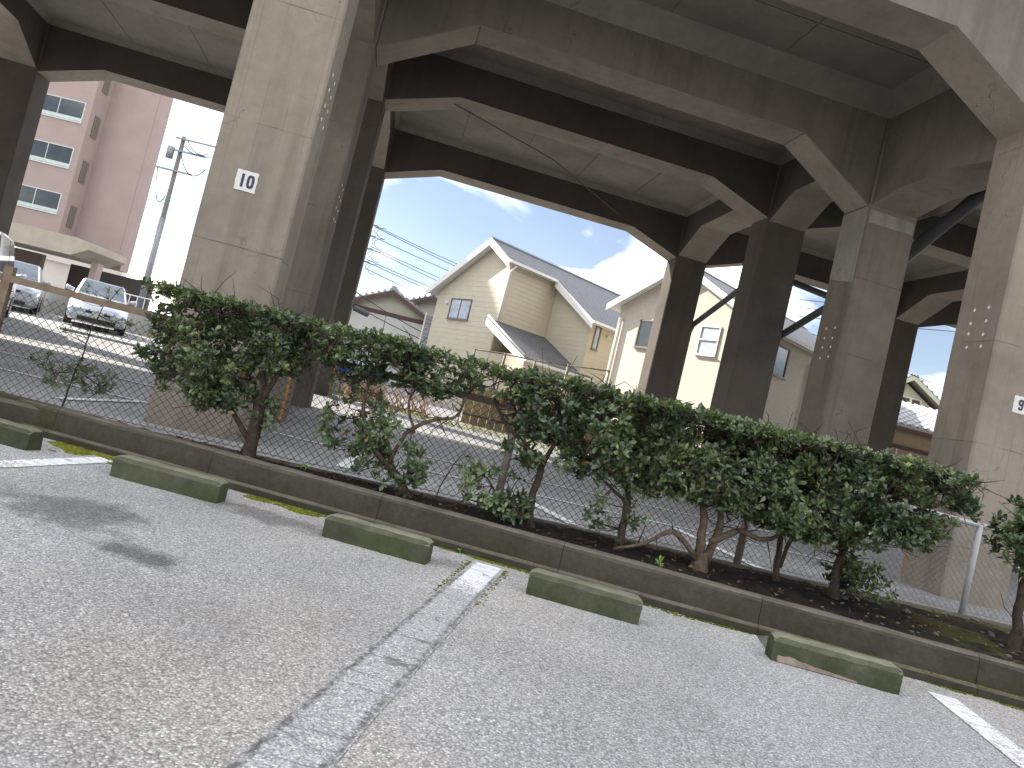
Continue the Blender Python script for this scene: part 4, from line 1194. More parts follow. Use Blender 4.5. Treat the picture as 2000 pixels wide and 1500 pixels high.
for i in range(20):
    box_obj('slat', sh, GREY, (0.04, 0.79, 0.01, 0.05, 0.1 + 0.19 * i, 0.1 + 0.19 * i + 0.165))

# right-hand old houses seen between the last columns
hr = empty('low_tiled_house', (13.1, 26.3, 0.65), math.radians(8))
tag(hr, 'low house with wavy grey tiles and pinkish shutters at the right', 'house')
box_obj('wall', hr, plain('wall_ochre', (0.42, 0.31, 0.20), 0.8), (0.0, 6.0, 0.0, 5.0, -0.45, 3.0))
tiled_slope(hr, -0.4, 5.6, 2.6, 4.4, -0.55, 3.15, TILE_P, 18)
box_obj('fascia', hr, BROWN, (-0.4, 5.6, -0.56, -0.5, 2.92, 3.06))
box_obj('eave_beam', hr, BROWN, (0.0, 5.8, -0.12, -0.003, 2.32, 2.44))
box_obj('shutter', hr, plain('shutter_pink', (0.42, 0.24, 0.18), 0.7), (0.1, 1.02, -0.05, -0.004, 0.6, 2.3))
box_obj('shutter', hr, plain('shutter_tan', (0.40, 0.27, 0.21), 0.7), (1.10, 2.6, -0.05, -0.004, 0.6, 2.3))
box_obj('mullion', hr, TRIM, (1.03, 1.09, -0.07, -0.005, 0.6, 2.3))
box_obj('corner_post', hr, TRIM, (-0.18, -0.02, -0.1, 0.1, -0.45, 3.0))
hg = empty('green_gable_house', (17.9, 34.5, 1.0), math.radians(6))
tag(hg, 'pale green gable house with grey tiled roof at the right', 'house')
PGREEN = plain('wall_pale_green', (0.52, 0.55, 0.42), 0.8)
m = MB(); m.prism([(-2.2, -0.5), (3.4, -0.5), (3.4, 4.0), (0.4, 5.75), (-2.2, 4.3)], 'y', 0.0, 7.0); m.build('wall', PGREEN, hg, fix=True)
for sg, hw in ((1, 3.4), (-1, 2.9)):
    m = MB(); m.prism([(0.4, 6.15), (0.4 + sg * hw, 6.15 - 0.58 * hw), (0.4 + sg * hw, 6.0 - 0.58 * hw), (0.4, 6.0)], 'y', -0.5, 7.2); rf = m.build('roof_slope', TILE, hg, fix=True)
    m = MB(); m.prism([(0.4, 6.05), (0.4 + sg * hw, 6.05 - 0.58 * hw), (0.4 + sg * hw, 5.85 - 0.58 * hw), (0.4, 5.85)], 'y', -0.56, -0.503); m.build('barge_board', PGREEN, hg, fix=True)
    for i in range(int(hw / 0.3)):
        xx = 0.4 + sg * (0.15 + 0.3 * i)
        m = MB(); m.tube([(xx, -0.5, 6.17 - 0.58 * abs(xx - 0.4)), (xx, 7.2, 6.17 - 0.58 * abs(xx - 0.4))], 0.07, 6); m.build('tile_row', TILE, hg)
window(hg, 'y', 0.0, 0.3, 0.75, 4.55, 5.05, -1, 1, TRIM, BROWN)
window(hg, 'y', 0.0, 0.85, 1.3, 4.55, 5.05, -1, 1, TRIM, BROWN)
m = MB()
dish = []
for r in range(6):
    rr_ = 0.42 * r / 5
    dish.append([(rr_ * math.cos(a * math.pi / 6), -0.12 + 0.5 * rr_ * rr_, rr_ * math.sin(a * math.pi / 6)) for a in range(12)])
for r in range(5):
    for a in range(12):
        m.add([dish[r][a], dish[r][(a + 1) % 12], dish[r + 1][(a + 1) % 12], dish[r + 1][a]], [(0, 1, 2, 3)])
m.tube([(0, 0, 0), (0, 0.15, -0.9)], 0.03, 6)
ds = m.build('satellite_dish', ALU_W, None, loc=(20.05, 34.0, 7.35)); ds.rotation_euler = (-0.4, 0, 0.4)
tag(ds, 'round pale satellite dish above the green gable roof', 'satellite dish')

# --- pink apartment block and the white block behind it
PINK = plain('render_pink', (0.37, 0.285, 0.26), 0.85, 0.2, var=0.06, scale=0.9)
PINK2 = plain('render_pink_side', (0.37, 0.285, 0.262), 0.85, 0.2, var=0.06, scale=0.9)
BEIGE = plain('canopy_beige', (0.42, 0.365, 0.29), 0.85, 0.2, var=0.12, scale=1.2)
pk = empty('pink_apartment_block', (-29.9, 45.5, 0.5), math.radians(0))
tag(pk, 'pink rendered apartment block with rows of three-pane windows and beige canopy', 'apartment block')
box_obj('wall', pk, PINK, (-26, 0.0, 0.0, 8, 4.2, 27))
box_obj('wall', pk, PINK2, (0.003, 3.1, 1.6, 2.6, 3.4, 27))
box_obj('corner_strip', pk, PINK, (3.103, 3.42, 1.62, 2.6, 3.4, 27))
WB = plain('window_mint_bar', (0.50, 0.56, 0.52), 0.5)
for k in range(8):
    zb = 5.85 + 2.98 * k
    for (xa, xb) in ((-5.2, -0.45), (-12.4, -7.6), (-19.7, -14.9)):
        w = window(pk, 'y', 0.0, xa, xb, zb, zb + 1.25, -1, 3, ALU_W, GLASS, t=0.045)
        box_obj('sill_rail', w, WB, (xa, xb, -0.06, -0.004, zb + 0.02, zb + 0.24))
    box_obj('slit_window', pk, ALU, (0.002, 0.05, 0.5, 1.1, zb - 0.6, zb + 0.8))
m = MB(); m.prism([(-26, 3.35), (2.7, 3.35), (3.7, 3.9), (3.7, 4.3), (2.8, 4.45), (-26, 4.35)], 'y', -2.6, 1.6); m.build('canopy', BEIGE, pk, fix=True)
box_obj('pillar', pk, PINK, (3.1, 3.5, -1.0, -0.4, -0.5, 3.34))
box_obj('recess_wall', pk, plain('recess_brown', (0.20, 0.15, 0.13), 0.9), (-26, -2.6, 3.0, 3.4, -0.5, 3.34))
box_obj('recess_wall', pk, plain('recess_dark', (0.10, 0.085, 0.08), 0.9), (-2.5, 3.4, 6.0, 6.4, -0.5, 3.34))
wb = empty('white_apartment_block', (-44.6, 75.0, 0.5), math.radians(6))
tag(wb, 'white apartment block with small dark windows behind the pink block', 'apartment block')
WHT = plain('render_white', (0.62, 0.60, 0.56), 0.85, 0.2, var=0.08, scale=0.8)
box_obj('wall', wb, WHT, (-8, 2.6, 0, 1.2, -0.5, 26))
for k in range(8):
    for xx in (-1.6, -0.3, 1.0, 2.0):
        window(wb, 'y', 0.0, xx, xx + 0.5, 2.6 + 2.9 * k, 4.2 + 2.9 * k, -1, 1, WHT, GLASS, t=0.04)
    box_obj('balcony_slab', wb, WHT, (-8, 2.4, -0.5, -0.003, 1.6 + 2.9 * k, 1.75 + 2.9 * k))

# --- retaining wall, railings and far fence of the far car park
RWALL = concrete('retaining_wall_concrete', (0.42, 0.41, 0.38), 0.3, seed=21)
rw_ = empty('retaining_wall', (-15.8, 27.4, 0.45), math.radians(4))
tag(rw_, 'low pale concrete retaining wall behind the silver car', 'wall')
for i in range(16):
    x0 = -16 + 2.0 * i
    if x0 > 3.5: break
    box_obj('panel', rw_, RWALL, (x0 + 0.01, x0 + 1.99, 0, 0.22, -0.3, 0.92))
box_obj('coping', rw_, RWALL, (-16, 4.0, -0.03, 0.26, 0.923, 1.0))
YEL = plain('paint_yellow', (0.52, 0.36, 0.04), 0.7)
m = MB(); m.add([(2.0, -0.004, 0.05), (2.14, -0.004, 0.05), (3.05, -0.004, 0.80), (2.90, -0.004, 0.80)], [(0, 1, 2, 3)]); m.build('yellow_stripe', YEL, rw_)
rl = empty('white_railing', (-19.2, 33.0, 0.5), math.radians(0))
tag(rl, 'white tubular railing with rows of bicycles behind it, beside the utility pole', 'railing')
for i in range(14):
    m = MB(); m.tube([(0.35 * i, 0, 0.3), (0.35 * i, 0, 1.55)], 0.025, 6); m.build('baluster', TRIM, rl)
for z in (0.9, 1.55):
    m = MB(); m.tube([(0, 0, z), (4.6, 0, z)], 0.03, 6); m.build('rail', TRIM, rl)

PANEL = plain('fence_panel_tan', (0.33, 0.25, 0.145), 0.75, 0.3, var=0.12, scale=1.6)
FFX = math.radians(9.7)
rf_ = empty('rusty_pipe_fence', (-1.27, 21.0, 0.2), FFX)
tag(rf_, 'rusty pipe frame standing in front of the cream house', 'fence')
M_RUSTP = rusty('pipe_rust', (0.34, 0.30, 0.22), 0.9, 6)
M_RUSTG = rusty('pipe_pale_green', (0.36, 0.42, 0.34), 0.6, 6)
hs = [2.28, 2.36, 2.40, 2.50, 2.64]; xs_ = [0.0, 0.89, 1.80, 2.80, 4.06]
for i, x in enumerate(xs_):
    m = MB(); m.tube([(x, 0, -0.3), (x, 0, hs[i])], 0.035 if i else 0.025, 8); m.build('post', M_RUSTG if i == 3 else M_RUSTP, rf_, smooth=True)
    if i < 4:
        m = MB(); m.tube([(x, 0, hs[i] - 0.03), (xs_[i + 1], 0, hs[i + 1] - 0.03)], 0.022, 6); m.build('top_rail', M_RUSTP, rf_, smooth=True)
tf = empty('tan_board_fence', (-1.20, 21.15, 0.2), FFX)
tag(tf, 'tan ribbed board fence at the far edge of the car park', 'fence')
for i in range(26):
    box_obj('board', tf, PANEL, (0.25 * i + 0.006, 0.25 * i + 0.244, 0.0, 0.03 + 0.012 * (i % 2), -0.05, 1.20 + 0.004 * (i % 3)))
for z in (0.35, 0.95):
    box_obj('cross_rail', tf, M_RAIL_D, (0, 6.5, -0.035, -0.003, z, z + 0.05))
cb_ = tag(empty('far_kerb', (-12, 19.3, 0.2), FFX), kind='structure')
for i in range(20):
    box_obj('kerb_block', cb_, RWALL, (1.0 * i + 0.004, 1.0 * i + 0.996, 0, 0.14, -0.15, 0.12))

# --- utility poles and overhead wires
CONC_P = plain('pole_concrete', (0.17, 0.15, 0.14), 0.7)
STEEL = plain('pole_sleeve', (0.24, 0.24, 0.25), 0.4, 0.5, 0.3)
WIRE = plain('wire_black', (0.03, 0.032, 0.045), 0.6)
po = empty('utility_pole', (-18.3, 35.0, 0.5))
tag(po, 'grey concrete utility pole with crossarms and a transformer drum beside the pink block', 'utility pole')
m = MB(); m.tube([(0, 0, -0.2), (0, 0, 9.7)], [0.145, 0.095], 12); m.build('shaft', CONC_P, po, smooth=True)
m = MB(); m.tube([(0, 0, 0.0), (0, 0, 5.6)], [0.155, 0.135], 12); m.build('sleeve', STEEL, po, smooth=True)
for (z, w) in ((9.5, 1.9), (8.9, 1.3), (7.9, 1.6)):
    box_obj('crossarm', po, STEEL, (-w * 0.55 if z < 8.5 else -0.3, w * 0.55 if z < 8.5 else w, -0.18, -0.10, z, z + 0.08))
m = MB(); m.tube([(-0.42, -0.1, 8.5), (-0.42, -0.1, 9.05)], 0.17, 12); m.build('transformer', STEEL, po, smooth=True)
for i in range(12):
    m = MB(); m.tube([(-0.2, 0, 2.0 + 0.45 * i), (0.2, 0, 2.0 + 0.45 * i)], 0.015, 5); m.build('step_bolt', STEEL, po)
for (a, b, s) in (((0.3, -0.15, 9.5), (1.5, -0.3, 9.1), .3), ((0.1, -0.15, 8.9), (1.6, -0.4, 8.3), .7), ((-0.8, -0.15, 7.9), (-0.1, -0.1, 6.7), .9), ((0.2, -.15, 9.2), (1.7, -.3, 9.0), .2)):
    a, b = Vector(a), Vector(b)
    m = MB(); m.tube([a.lerp(b, t / 8) - Vector((0, 0, s * 4 * (t / 8) * (1 - t / 8))) for t in range(9)], 0.022, 5); m.build('jumper_wire', WIRE, po)
p2 = empty('utility_pole', (-8.35, 33.0, 0.5))
tag(p2, 'utility pole mostly hidden behind the rear column, with a tangle of wires', 'utility pole')
m = MB(); m.tube([(0, 0, -0.2), (0, 0, 9.0)], [0.17, 0.12], 12); m.build('shaft', CONC_P, p2, smooth=True)
for z in (7.2, 6.7, 6.1, 5.5):
    box_obj('crossarm', p2, STEEL, (-0.6, 0.75, -0.12, -0.04, z, z + 0.07))
    for j in range(2):
        m = MB(); c = Vector((0.75 + 0.25 * j, -0.1, z - 0.05 - 0.1 * j)); q_ = 0.10 + 0.08 * j; m.tube([c + Vector((q_ * 1.5 * math.cos(t * 0.55 + j), 0.05 * t / 9, q_ * math.sin(t * 0.55 + j) - 0.02 * t)) for t in range(9)], 0.012, 5); m.build('wire_loop', WIRE, p2)
m = MB(); m.tube([(0.6, -0.2, 3.35), (1.3, -0.2, 3.2)], 0.13, 8); m.build('splice_box', PIPE, p2)
def wire(a, b, sag, label, r=0.016, grp='overhead wires left of the cream house'):
    a, b = Vector(a), Vector(b)
    m = MB(); n_ = 14
    m.tube([a.lerp(b, t / n_) - Vector((0, 0, sag * 4 * (t / n_) * (1 - t / n_))) for t in range(n_ + 1)], r, 5)
    return tag(m.build('overhead_wire', WIRE, None), label, 'wire', grp)
ORD = ['topmost', 'second', 'third', 'fourth', 'fifth', 'sixth', 'seventh', 'lowest']
for i, (za, zb, sg) in enumerate(((7.75, 7.05, .12), (7.70, 6.85, .15), (7.25, 6.55, .12), (6.78, 5.9, .1), (6.70, 5.6, .12), (6.15, 5.35, .1), (6.05, 5.15, .12), (5.75, 4.6, .15))):
    wire((-7.75, 33.0, za), (0.8, 41.0, zb + 0.5), sg, ORD[i] + (' of the eight' if i in (0, 7) else ' from the top of the eight') + ' overhead wires left of the cream house')
for i, (za, zb, sg) in enumerate(((4.6, 3.2, .2), (4.0, 2.9, .1))):
    wire((-7.9, 33.0, za), (-2.2, 35.4, zb), sg, ('upper', 'lower')[i] + ' of two low cables crossing the plastered wall of the tiled house', 0.022, 'low cables')
for i, (za, zb) in enumerate(((7.5, 8.7), (7.15, 8.3), (6.75, 7.9), (6.3, 5.1))):
    wire((11.5, 32, za + 1.3), (19.5, 32, zb + 1.3), 0.05, ('top', 'second', 'third', 'slanting')[i] + ' wire in the narrow strip of sky at the right', 0.016, 'overhead wires at the right')

# ------------------------------------------------------------------ parked cars
def car_paint(name, c):
    n = NT(name)
    n.b.inputs['Coat Weight'].default_value = 0.6
    n.b.inputs['Coat Roughness'].default_value = 0.08
    return n.out(c, 0.35, 0.5, 0.35)
SILVER = car_paint('paint_silver', (0.50, 0.53, 0.58))
SILVER2 = car_paint('paint_silver_grey', (0.42, 0.44, 0.48))
WHITEP = car_paint('paint_white', (0.70, 0.72, 0.76))
TYRE = plain('tyre', (0.02, 0.02, 0.02), 0.85)
RIM = plain('rim', (0.45, 0.45, 0.46), 0.3, 0.6, 0.8)
CGLASS = glass_mat('car_glass', (0.26, 0.30, 0.33), 0.05)
LAMP = glass_mat('headlamp', (0.55, 0.58, 0.60), 0.1)
BLK = plain('trim_black', (0.015, 0.015, 0.017), 0.5)
def car(name, label, loc, rz, paint, L, W, Hh, hood, belt, ws0, ws1, rear0, rear1, nose=0.62):
    """car pointing along local -y; y=0 at the front bumper"""
    root = empty(name, loc, rz); tag(root, label, 'car')
    # body: stations along y with (halfwidth, zlow, zbelt)
    st = [(0.0, 0.78, 0.30, nose - 0.12), (0.06, 0.90, 0.22, nose - 0.02), (0.25, 0.97, 0.19, nose + 0.06), (ws0 * 0.6, 1.0, 0.18, hood), (ws0, 1.0, 0.18, belt), (L * 0.55, 1.0, 0.18, belt + 0.03), (L - 0.5, 0.99, 0.2, belt + 0.06), (L - 0.08, 0.94, 0.24, belt + 0.02), (L, 0.86, 0.32, belt - 0.1)]
    m = MB(); vs_ = []; w = W / 2
    for (y, hw, zl, zb) in st:
        ring = [(-hw * w * 0.90, zl), (-hw * w * 0.985, zl + 0.08), (-hw * w, (zl + zb) / 2), (-hw * w * 0.97, zb - 0.10), (-hw * w * 0.90, zb - 0.015), (-hw * w * 0.5, zb + 0.02), (0, zb + 0.028)]
        ring = ring + [(-x, z) for (x, z) in reversed(ring[:-1])]
        vs_ += [(x, y, z) for (x, z) in ring]
    n = 13
    fs = [(s * n + i, s * n + (i + 1) % n, (s + 1) * n + (i + 1) % n, (s + 1) * n + i) for s in range(len(st) - 1) for i in range(n)]
    fs += [tuple(range(n)), tuple(range(len(st) * n - 1, (len(st) - 1) * n - 1, -1))]
    m.add(vs_, fs); b = m.build('body', paint, root, smooth=True, fix=True)
    # greenhouse
    gh = [(ws0, 0.88, belt), (ws1, 0.72, Hh - 0.02), (L * 0.58, 0.72, Hh), (rear0, 0.70, Hh - 0.05), (rear1, 0.84, belt + 0.08)]
    m = MB(); vs_ = []
    for (y, hw, z) in gh:
        x = hw * w
        vs_ += [(-w * 0.89, y, belt - 0.03), (-x, y, z - 0.03), (-x * 0.9, y, z + 0.01), (x * 0.9, y, z + 0.01), (x, y, z - 0.03), (w * 0.89, y, belt - 0.03)]
    fs = [(s * 6 + i, s * 6 + i + 1, (s + 1) * 6 + i + 1, (s + 1) * 6 + i) for s in range(len(gh) - 1) for i in range(5)]
    fs += [tuple(range(6)), tuple(range(len(gh) * 6 - 1, (len(gh) - 1) * 6 - 1, -1))]
    m.add(vs_, fs); m.build('cabin', paint, root, fix=True)
    def quad(nm, P, mat, off):
        P = [Vector(p) for p in P]; nr = (P[1] - P[0]).cross(P[3] - P[0]).normalized() * off
        m = MB(); m.add([p + nr for p in P] + [p - nr * 0.2 for p in P], [(0, 1, 2, 3), (7, 6, 5, 4), (0, 4, 5, 1), (1, 5, 6, 2), (2, 6, 7, 3), (3, 7, 4, 0)]); return m.build(nm, mat, root, fix=True)
    a = 0.12; b_ = 0.90
    def wsp(t, f):
        y = ws0 + (ws1 - ws0) * t; z = belt + (Hh - belt) * t
        return (f * w * (0.80 + (0.62 - 0.80) * t), y, z)
    quad('windscreen', [wsp(a, -1), wsp(a, 1), wsp(b_, 1), wsp(b_, -1)], CGLASS, 0.02)
    for s in (-1, 1):
        x0, x1 = s * (w * 0.885 + 0.008), s * (w * 0.735 + 0.012)
        z0, z1 = belt + 0.06, Hh - 0.09
        yq = [(ws0 + 0.35, ws1 + 0.12), (L * 0.50, L * 0.50), (L * 0.53, L * 0.53), (rear1 - 0.35, rear0 - 0.08)]
        for (f0, f1) in ((0, 1), (2, 3)):
            P = [(x0 * 0.99, yq[f0][0], z0), (x0 * 0.99, yq[f1][0], z0), (x1, yq[f1][1], z1), (x1, yq[f0][1], z1)]
            quad('side_window', P, CGLASS, 0.012 * s)
        m = MB(); m.tube([(s * w * 0.93, ws0 + 0.30, belt + 0.08), (s * (w + 0.17), ws0 + 0.26, belt + 0.11)], [0.05, 0.085], 8); m.build('mirror', paint, root, smooth=True)
        # headlamp
        m = MB(); m.add([(s * w * 0.46, 0.035, nose - 0.16), (s * w * 0.86, 0.10, nose - 0.13), (s * w * 0.93, 0.30, nose - 0.02), (s * w * 0.60, 0.14, nose - 0.02), (s * w * 0.46, 0.07, nose - 0.08)], [(0, 1, 2, 3, 4)])
        o = m.build('headlamp', LAMP, root, fix=True)
        o.location = (0, -0.035, 0.005)
        m = MB(); m.box(min(s * w * .62, s * w * .8), max(s * w * .62, s * w * .8), -0.03, 0.02, 0.27, 0.33); m.build('fog_lamp', LAMP, root)
        for yy in (0.78, L - 0.85):
            m = MB(); m.tube([(s * (w - 0.19), yy, 0.31), (s * (w + 0.005), yy, 0.31)], 0.31, 18); wl = m.build('wheel', TYRE, root)
            m = MB(); m.tube([(s * (w - 0.02), yy, 0.31), (s * (w + 0.012), yy, 0.31)], 0.20, 14); m.build('rim', RIM, wl)
    m = MB(); m.box(-w * 0.62, w * 0.62, -0.035, 0.03, 0.22, 0.34); m.build('lower_intake', BLK, root)
    m = MB(); m.box(-w * 0.40, w * 0.40, -0.02, 0.05, nose - 0.15, nose - 0.08); m.build('grille', BLK, root)
    m = MB(); m.box(-0.165, 0.165, -0.05, -0.036, 0.37, 0.535); m.build('number_plate', plain('plate_car', (0.6, 0.6, 0.55)), root)
    m = MB(); m.prism([(0.06 * math.cos(t * math.pi / 6), nose - 0.10 + 0.045 * math.sin(t * math.pi / 6)) for t in range(12)], 'y', -0.028, -0.02); m.build('badge', RIM, root)
    return root
CY = math.radians(9.7)
car('parked_car', 'silver hatchback facing the fence in front of the pale retaining wall', (-12.95, 22.5, zg(22.6) + 0.02), math.radians(31), SILVER, 4.2, 1.70, 1.57, 0.95, 1.02, 1.05, 1.85, 3.5, 4.0)
car('parked_car', 'grey silver car half hidden between the white van and silver hatchback', (-15.95, 22.6, zg(22.3) + 0.02), math.radians(32), SILVER2, 4.5, 1.78, 1.62, 0.98, 1.02, 1.1, 1.9, 3.9, 4.4, 0.74)
car('parked_van', 'white van at the left edge of the picture', (-14.30, 19.2, zg(17.5) - 0.02), math.radians(210), WHITEP, 4.6, 1.72, 2.02, 1.02, 1.06, 0.55, 1.25, 4.3, 4.56, 0.80)

# ------------------------------------------------------------------ painted lines of the far car park
LINEW = plain('far_line_white', (0.62, 0.62, 0.60), 0.7, var=0.2, scale=7)
fl = tag(empty('far_parking_markings', V0, PSI), kind='structure')
def vline(a0, b0, a1, b1, w, mat=LINEW, z=0.004):
    d = Vector((a1 - a0, b1 - b0, 0)); n_ = Vector((-d.y, d.x, 0)).normalized() * w / 2
    def wz(a, b): return zg(7.1 + a * math.sin(PSI) + b * math.cos(PSI)) + z
    seg = max(1, int(d.length / 1.5)); vs_ = []
    for i in range(seg + 1):
        t = i / seg; a = a0 + d.x * t; b = b0 + d.y * t
        vs_ += [(a + n_.x, b + n_.y, wz(a + n_.x, b + n_.y)), (a - n_.x, b - n_.y, wz(a - n_.x, b - n_.y))]
    m = MB(); m.add(vs_, [(2*i, 2*i+1, 2*i+3, 2*i+2) for i in range(seg)])
    m.build('painted_line', mat, fl)
for (a0, b0, a1, b1, w) in ((-12, 4.4, -0.9, 4.25, .12), (-6, 2.35, -0.4, 1.85, .13), (-0.9, 0.3, -0.6, 1.8, .12), (1.0, 1.72, 2.2, 1.45, .10), (1.95, -0.2, 2.12, 2.1, .14),
                          (2.4, 2.9, 8.6, 3.05, .10), (2.6, 1.2, 8.4, 1.2, .10), (3.95, 0.75, 4.25, -0.7, .15), (6.05, 1.0, 6.15, -0.9, .13), (2.0, 13.0, 12, 13.0, .12), (-4, 14.2, 2.0, 14.2, .12)):
    vline(a0, b0, a1, b1, w)
YL = plain('far_line_yellow', (0.55, 0.45, 0.08), 0.7, var=0.2, scale=7)
vline(-2, 12.4, 8, 12.6, .10, YL)

# blue sheet and clutter beyond the hedge
BLUE = plain('sheet_blue', (0.02, 0.13, 0.65), 0.4, 0.5, var=0.2, scale=5)
m = MB(); vv = []; nx, ny = 16, 8
for i in range(nx + 1):
    for j in range(ny + 1):
        x = 2.1 * i / nx; y = 0.8 * j / ny
        z = 0.42 * math.sin(math.pi * min(1, max(0, j / ny))) ** 0.4 * (0.8 + 0.25 * noise.noise((x * 2, y * 3, 1))) if 0 < j < ny and 0 < i < nx else 0.0
        vv.append((x, y, z))
m.add(vv, [(i*(ny+1)+j, (i+1)*(ny+1)+j, (i+1)*(ny+1)+j+1, i*(ny+1)+j+1) for i in range(nx) for j in range(ny)])
bs = m.build('blue_sheet', BLUE, None, loc=(-5.6, 20.3, 0.9), smooth=True)
tag(bs, 'bright blue plastic sheet glimpsed through the hedge near the rear columns', 'plastic sheet')
bk = empty('concrete_blocks', (-5.65, 20.25, 0.28)); tag(bk, 'low stack of pale concrete blocks carrying the blue sheet', 'blocks')
for i in range(5):
    for j in range(3):
        box_obj('block', bk, RWALL, (0.43 * i + 0.004, 0.43 * i + 0.426, 0.0, 0.85, 0.21 * j, 0.21 * j + 0.205))

# dry brushwood and weeds at the foot of the far fence
def brush(name, label, loc, n_, sx_, h, mat, seed):
    rr = random.Random(seed); m = MB()
    for i in range(n_):
        b = Vector((rr.uniform(0, sx_), rr.uniform(-.25, .25), 0)); t = b + Vector((rr.gauss(0, .2), rr.gauss(0, .15), h * rr.uniform(.4, 1)))
        m.tube([b, b.lerp(t, .5) + Vector((rr.gauss(0, .05), 0, 0)), t], [.012, .009, .004], 4)
    return tag(tag(m.build(name, mat, None, loc=loc), label, 'brushwood'), kind='stuff')
DRY = plain('dry_stems', (0.33, 0.21, 0.15), 0.9, var=0.3, scale=3)
brush('brushwood', 'dry brown brushwood seen through the gap in the hedge', (-4.4, 19.6, 0.25), 150, 2.4, 0.75, DRY, 4)
YG = plain('weed_yellow_green', (0.26, 0.28, 0.06), 0.8, var=0.3, scale=5)
brush('weeds', 'yellow green weeds along the far kerb', (-3.4, 18.6, 0.22), 260, 9.0, 0.22, YG, 6)

# ------------------------------------------------------------------ moss, seedlings, litter
def moss_mat():
    n = NT('moss'); v = n.vec()
    at = n.n('ShaderNodeAttribute'); at.attribute_name = 'tint'
    base = n.ramp(at.outputs['Fac'], [(0.0, (0.030, 0.042, 0.008)), (0.4, (0.075, 0.10, 0.014)), (0.75, (0.16, 0.165, 0.022)), (1.0, (0.26, 0.25, 0.035))])
    n.bump(n.noise(v, 220, 3), 0.8, 0.004)
    return n.out(base, 0.95, 0.1)
MOSS = moss_mat()
m = MB(); rr = random.Random(17)
def mossblob(k, d, z, r, t):
    vs_ = [(k + r * math.cos(a), d + r * math.sin(a), z) for a in (0, 1.26, 2.51, 3.77, 5.03)]
    vs_ += [(k + r * .6 * math.cos(a + .6), d + r * .6 * math.sin(a + .6), z + r * .38) for a in (0, 1.26, 2.51, 3.77, 5.03)] + [(k, d, z + r * .5)]
    m.add(vs_, [(i, (i + 1) % 5, 5 + i) for i in range(5)] + [(5 + i, (i + 1) % 5, 5 + (i + 1) % 5) for i in range(5)] + [(5 + i, 5 + (i + 1) % 5, 10) for i in range(5)], 0, min(1, max(0, t)))
def mosspatch(k0, k1, d0, d1, n_, t, dens=-0.05):
    c = 0
    while c < n_:
        k, d = rr.uniform(k0, k1), d1 - (d1 - d0) * rr.random() ** 1.7
        e = (d1 - d) / (d1 - d0); kk = (k - k0) / (k1 - k0)
        if noise.noise((k * 5, d * 9, 3)) + 0.4 - 1.0 * e - 0.9 * abs(kk - .5) ** 3 * 4 < dens: c += 0.3; continue
        mossblob(k, d, 0.0, rr.uniform(.005, .013), t + rr.gauss(0, .22) - 0.5 * max(0, noise.noise((k * 9, d * 14, 8)))); c += 1
mosspatch(-2.95, -1.95, -0.36, -0.04, 3800, 0.72, -0.28)
mosspatch(-1.5, -0.8, -0.24, -0.04, 2200, 0.6, -0.2)
mosspatch(-0.85, -0.35, -0.13, -0.04, 200, 0.4)
mosspatch(-0.2, 0.62, -0.085, -0.037, 800, 0.55, -0.5)
mosspatch(0.9, 1.75, -0.12, -0.04, 240, 0.35)
mosspatch(2.2, 3.6, -0.09, -0.037, 300, 0.45)
for (k0, k1, n_) in ((-0.3, 0.5, 40), (1.9, 3.6, 420)):
    for _ in range(n_):
        mossblob(rr.uniform(k0, k1), rr.uniform(-0.024, -0.004), 0.052, rr.uniform(.004, .009), 0.6 + rr.gauss(0, .15))
for kk in (0.045, 0.255):
    for _ in range(140):
        dd = -0.2 - 0.9 * rr.random() ** 2
        mossblob(kk + rr.gauss(0, .012), dd, 0.0, rr.uniform(.004, .010), 0.5 + rr.gauss(0, .15))
mo = m.build('moss', MOSS, None, smooth=True); mo.location = K0; mo.rotation_euler = (0, 0, KTH)
tag(mo, 'yellow green moss along the foot of the kerb between wheel stops', 'moss', kind='stuff')

# seedlings
SEED = plain('seedling_green', (0.14, 0.26, 0.05), 0.5, var=0.2)
def seedling(k, d, z, s, label, seed):
    rr = random.Random(seed); m = MB()
    for lf in whorl_leaves(rr, (0, -.2, 1), 6, s): m.add(lf, LEAF_F)
    m.tube([(0, 0, -s), (0, 0, 0)], s * .05, 4)
    o = m.build('seedling', SEED, None, loc=kw(k, d, z + s * .8)); tag(o, label, 'seedling', 'seedlings along the bed')
seedling(1.16, 0.30, 0.17, .05, 'bright green seedling behind the kerb left of the pale trunk', 1)
seedling(-0.62, 0.24, 0.16, .03, 'tiny green seedling behind the kerb below the thin gappy shrub', 2)
seedling(0.02, 0.22, 0.16, .03, 'tiny green seedling below the slim arching shrub', 3)
seedling(-0.06, -0.05, 0.0, .03, 'small seedling at the kerb foot above the worn line', 4)
seedling(-1.32, 0.30, 0.2, .045, 'low leafy sprout beside the forked trunk', 5)

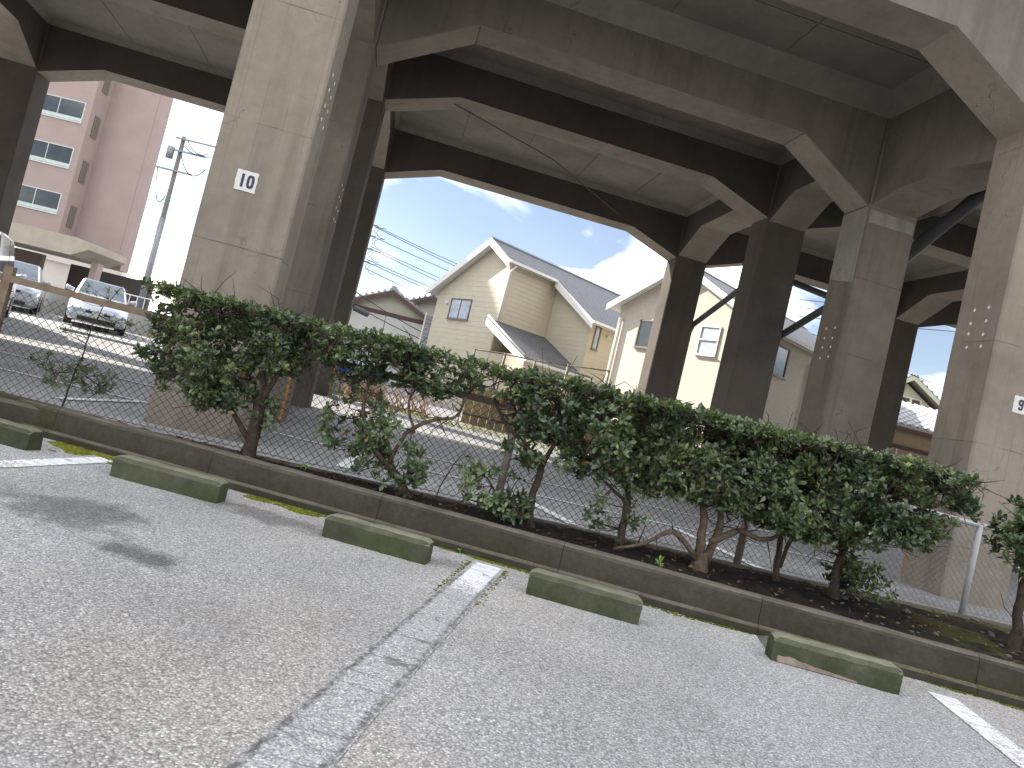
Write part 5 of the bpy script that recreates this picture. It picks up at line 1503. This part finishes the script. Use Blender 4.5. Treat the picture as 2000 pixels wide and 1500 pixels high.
# litter, pebbles and fallen leaves on the soil
m = MB(); rr = random.Random(29)
for _ in range(900):
    k = rr.uniform(-2.4, 5.2); b = bed_back(k)
    if b < 0.3: continue
    d = rr.uniform(0.17, b - 0.08); z = 0.155 + 0.04 * math.sin(math.pi * (d - .135) / (b - .135))
    s = rr.uniform(.006, .026); a = rr.uniform(0, 6.28)
    q = [(math.cos(a) * s, math.sin(a) * s), (-math.sin(a) * s * .5, math.cos(a) * s * .5)]
    m.add([(k - q[0][0], d - q[0][1], z + rr.uniform(0, .02)), (k + q[1][0], d + q[1][1], z + rr.uniform(0, .02)), (k + q[0][0], d + q[0][1], z + rr.uniform(0, .02)), (k - q[1][0], d - q[1][1], z + .012)], [(0, 1, 2, 3)], 0, rr.choice((0.05, 0.1, 0.15, 0.25, 0.35, 0.6)))
def litter_mat():
    n = NT('leaf_litter'); at = n.n('ShaderNodeAttribute'); at.attribute_name = 'tint'
    return n.out(n.ramp(at.outputs['Fac'], [(0.0, (0.05, 0.03, 0.02)), (0.3, (0.12, 0.07, 0.04)), (0.6, (0.2, 0.14, 0.08)), (1.0, (0.36, 0.34, 0.28))]), 0.8, 0.3)
lo = m.build('leaf_litter', litter_mat(), None); lo.location = K0; lo.rotation_euler = (0, 0, KTH)
tag(lo, 'dead leaves and bits lying on the dark soil of the bed', 'leaf litter', kind='stuff')
PEB = plain('pebble', (0.10, 0.09, 0.078), 0.85, var=0.3)
m = MB()
for i in range(60):
    k = rnd.uniform(2.3, 5.0); d = rnd.uniform(.2, bed_back(k) - .15); q = rnd.uniform(.006, .024)
    bm = bmesh.new(); bmesh.ops.create_icosphere(bm, subdivisions=1, radius=q)
    vs_ = [Vector((v.co.x * 1.2, v.co.y, v.co.z * .6)) * (1 + .25 * noise.noise(v.co * 60 + Vector((i, 0, 0)))) + Vector((k, d, .195)) for v in bm.verts]
    m.add(vs_, [tuple(v.index for v in f.verts) for f in bm.faces]); bm.free()
o = m.build('pebbles', PEB, None); o.location = K0; o.rotation_euler = (0, 0, KTH)
tag(o, 'scattered small pebbles on the bare soil at the right', 'pebbles', kind='stuff')
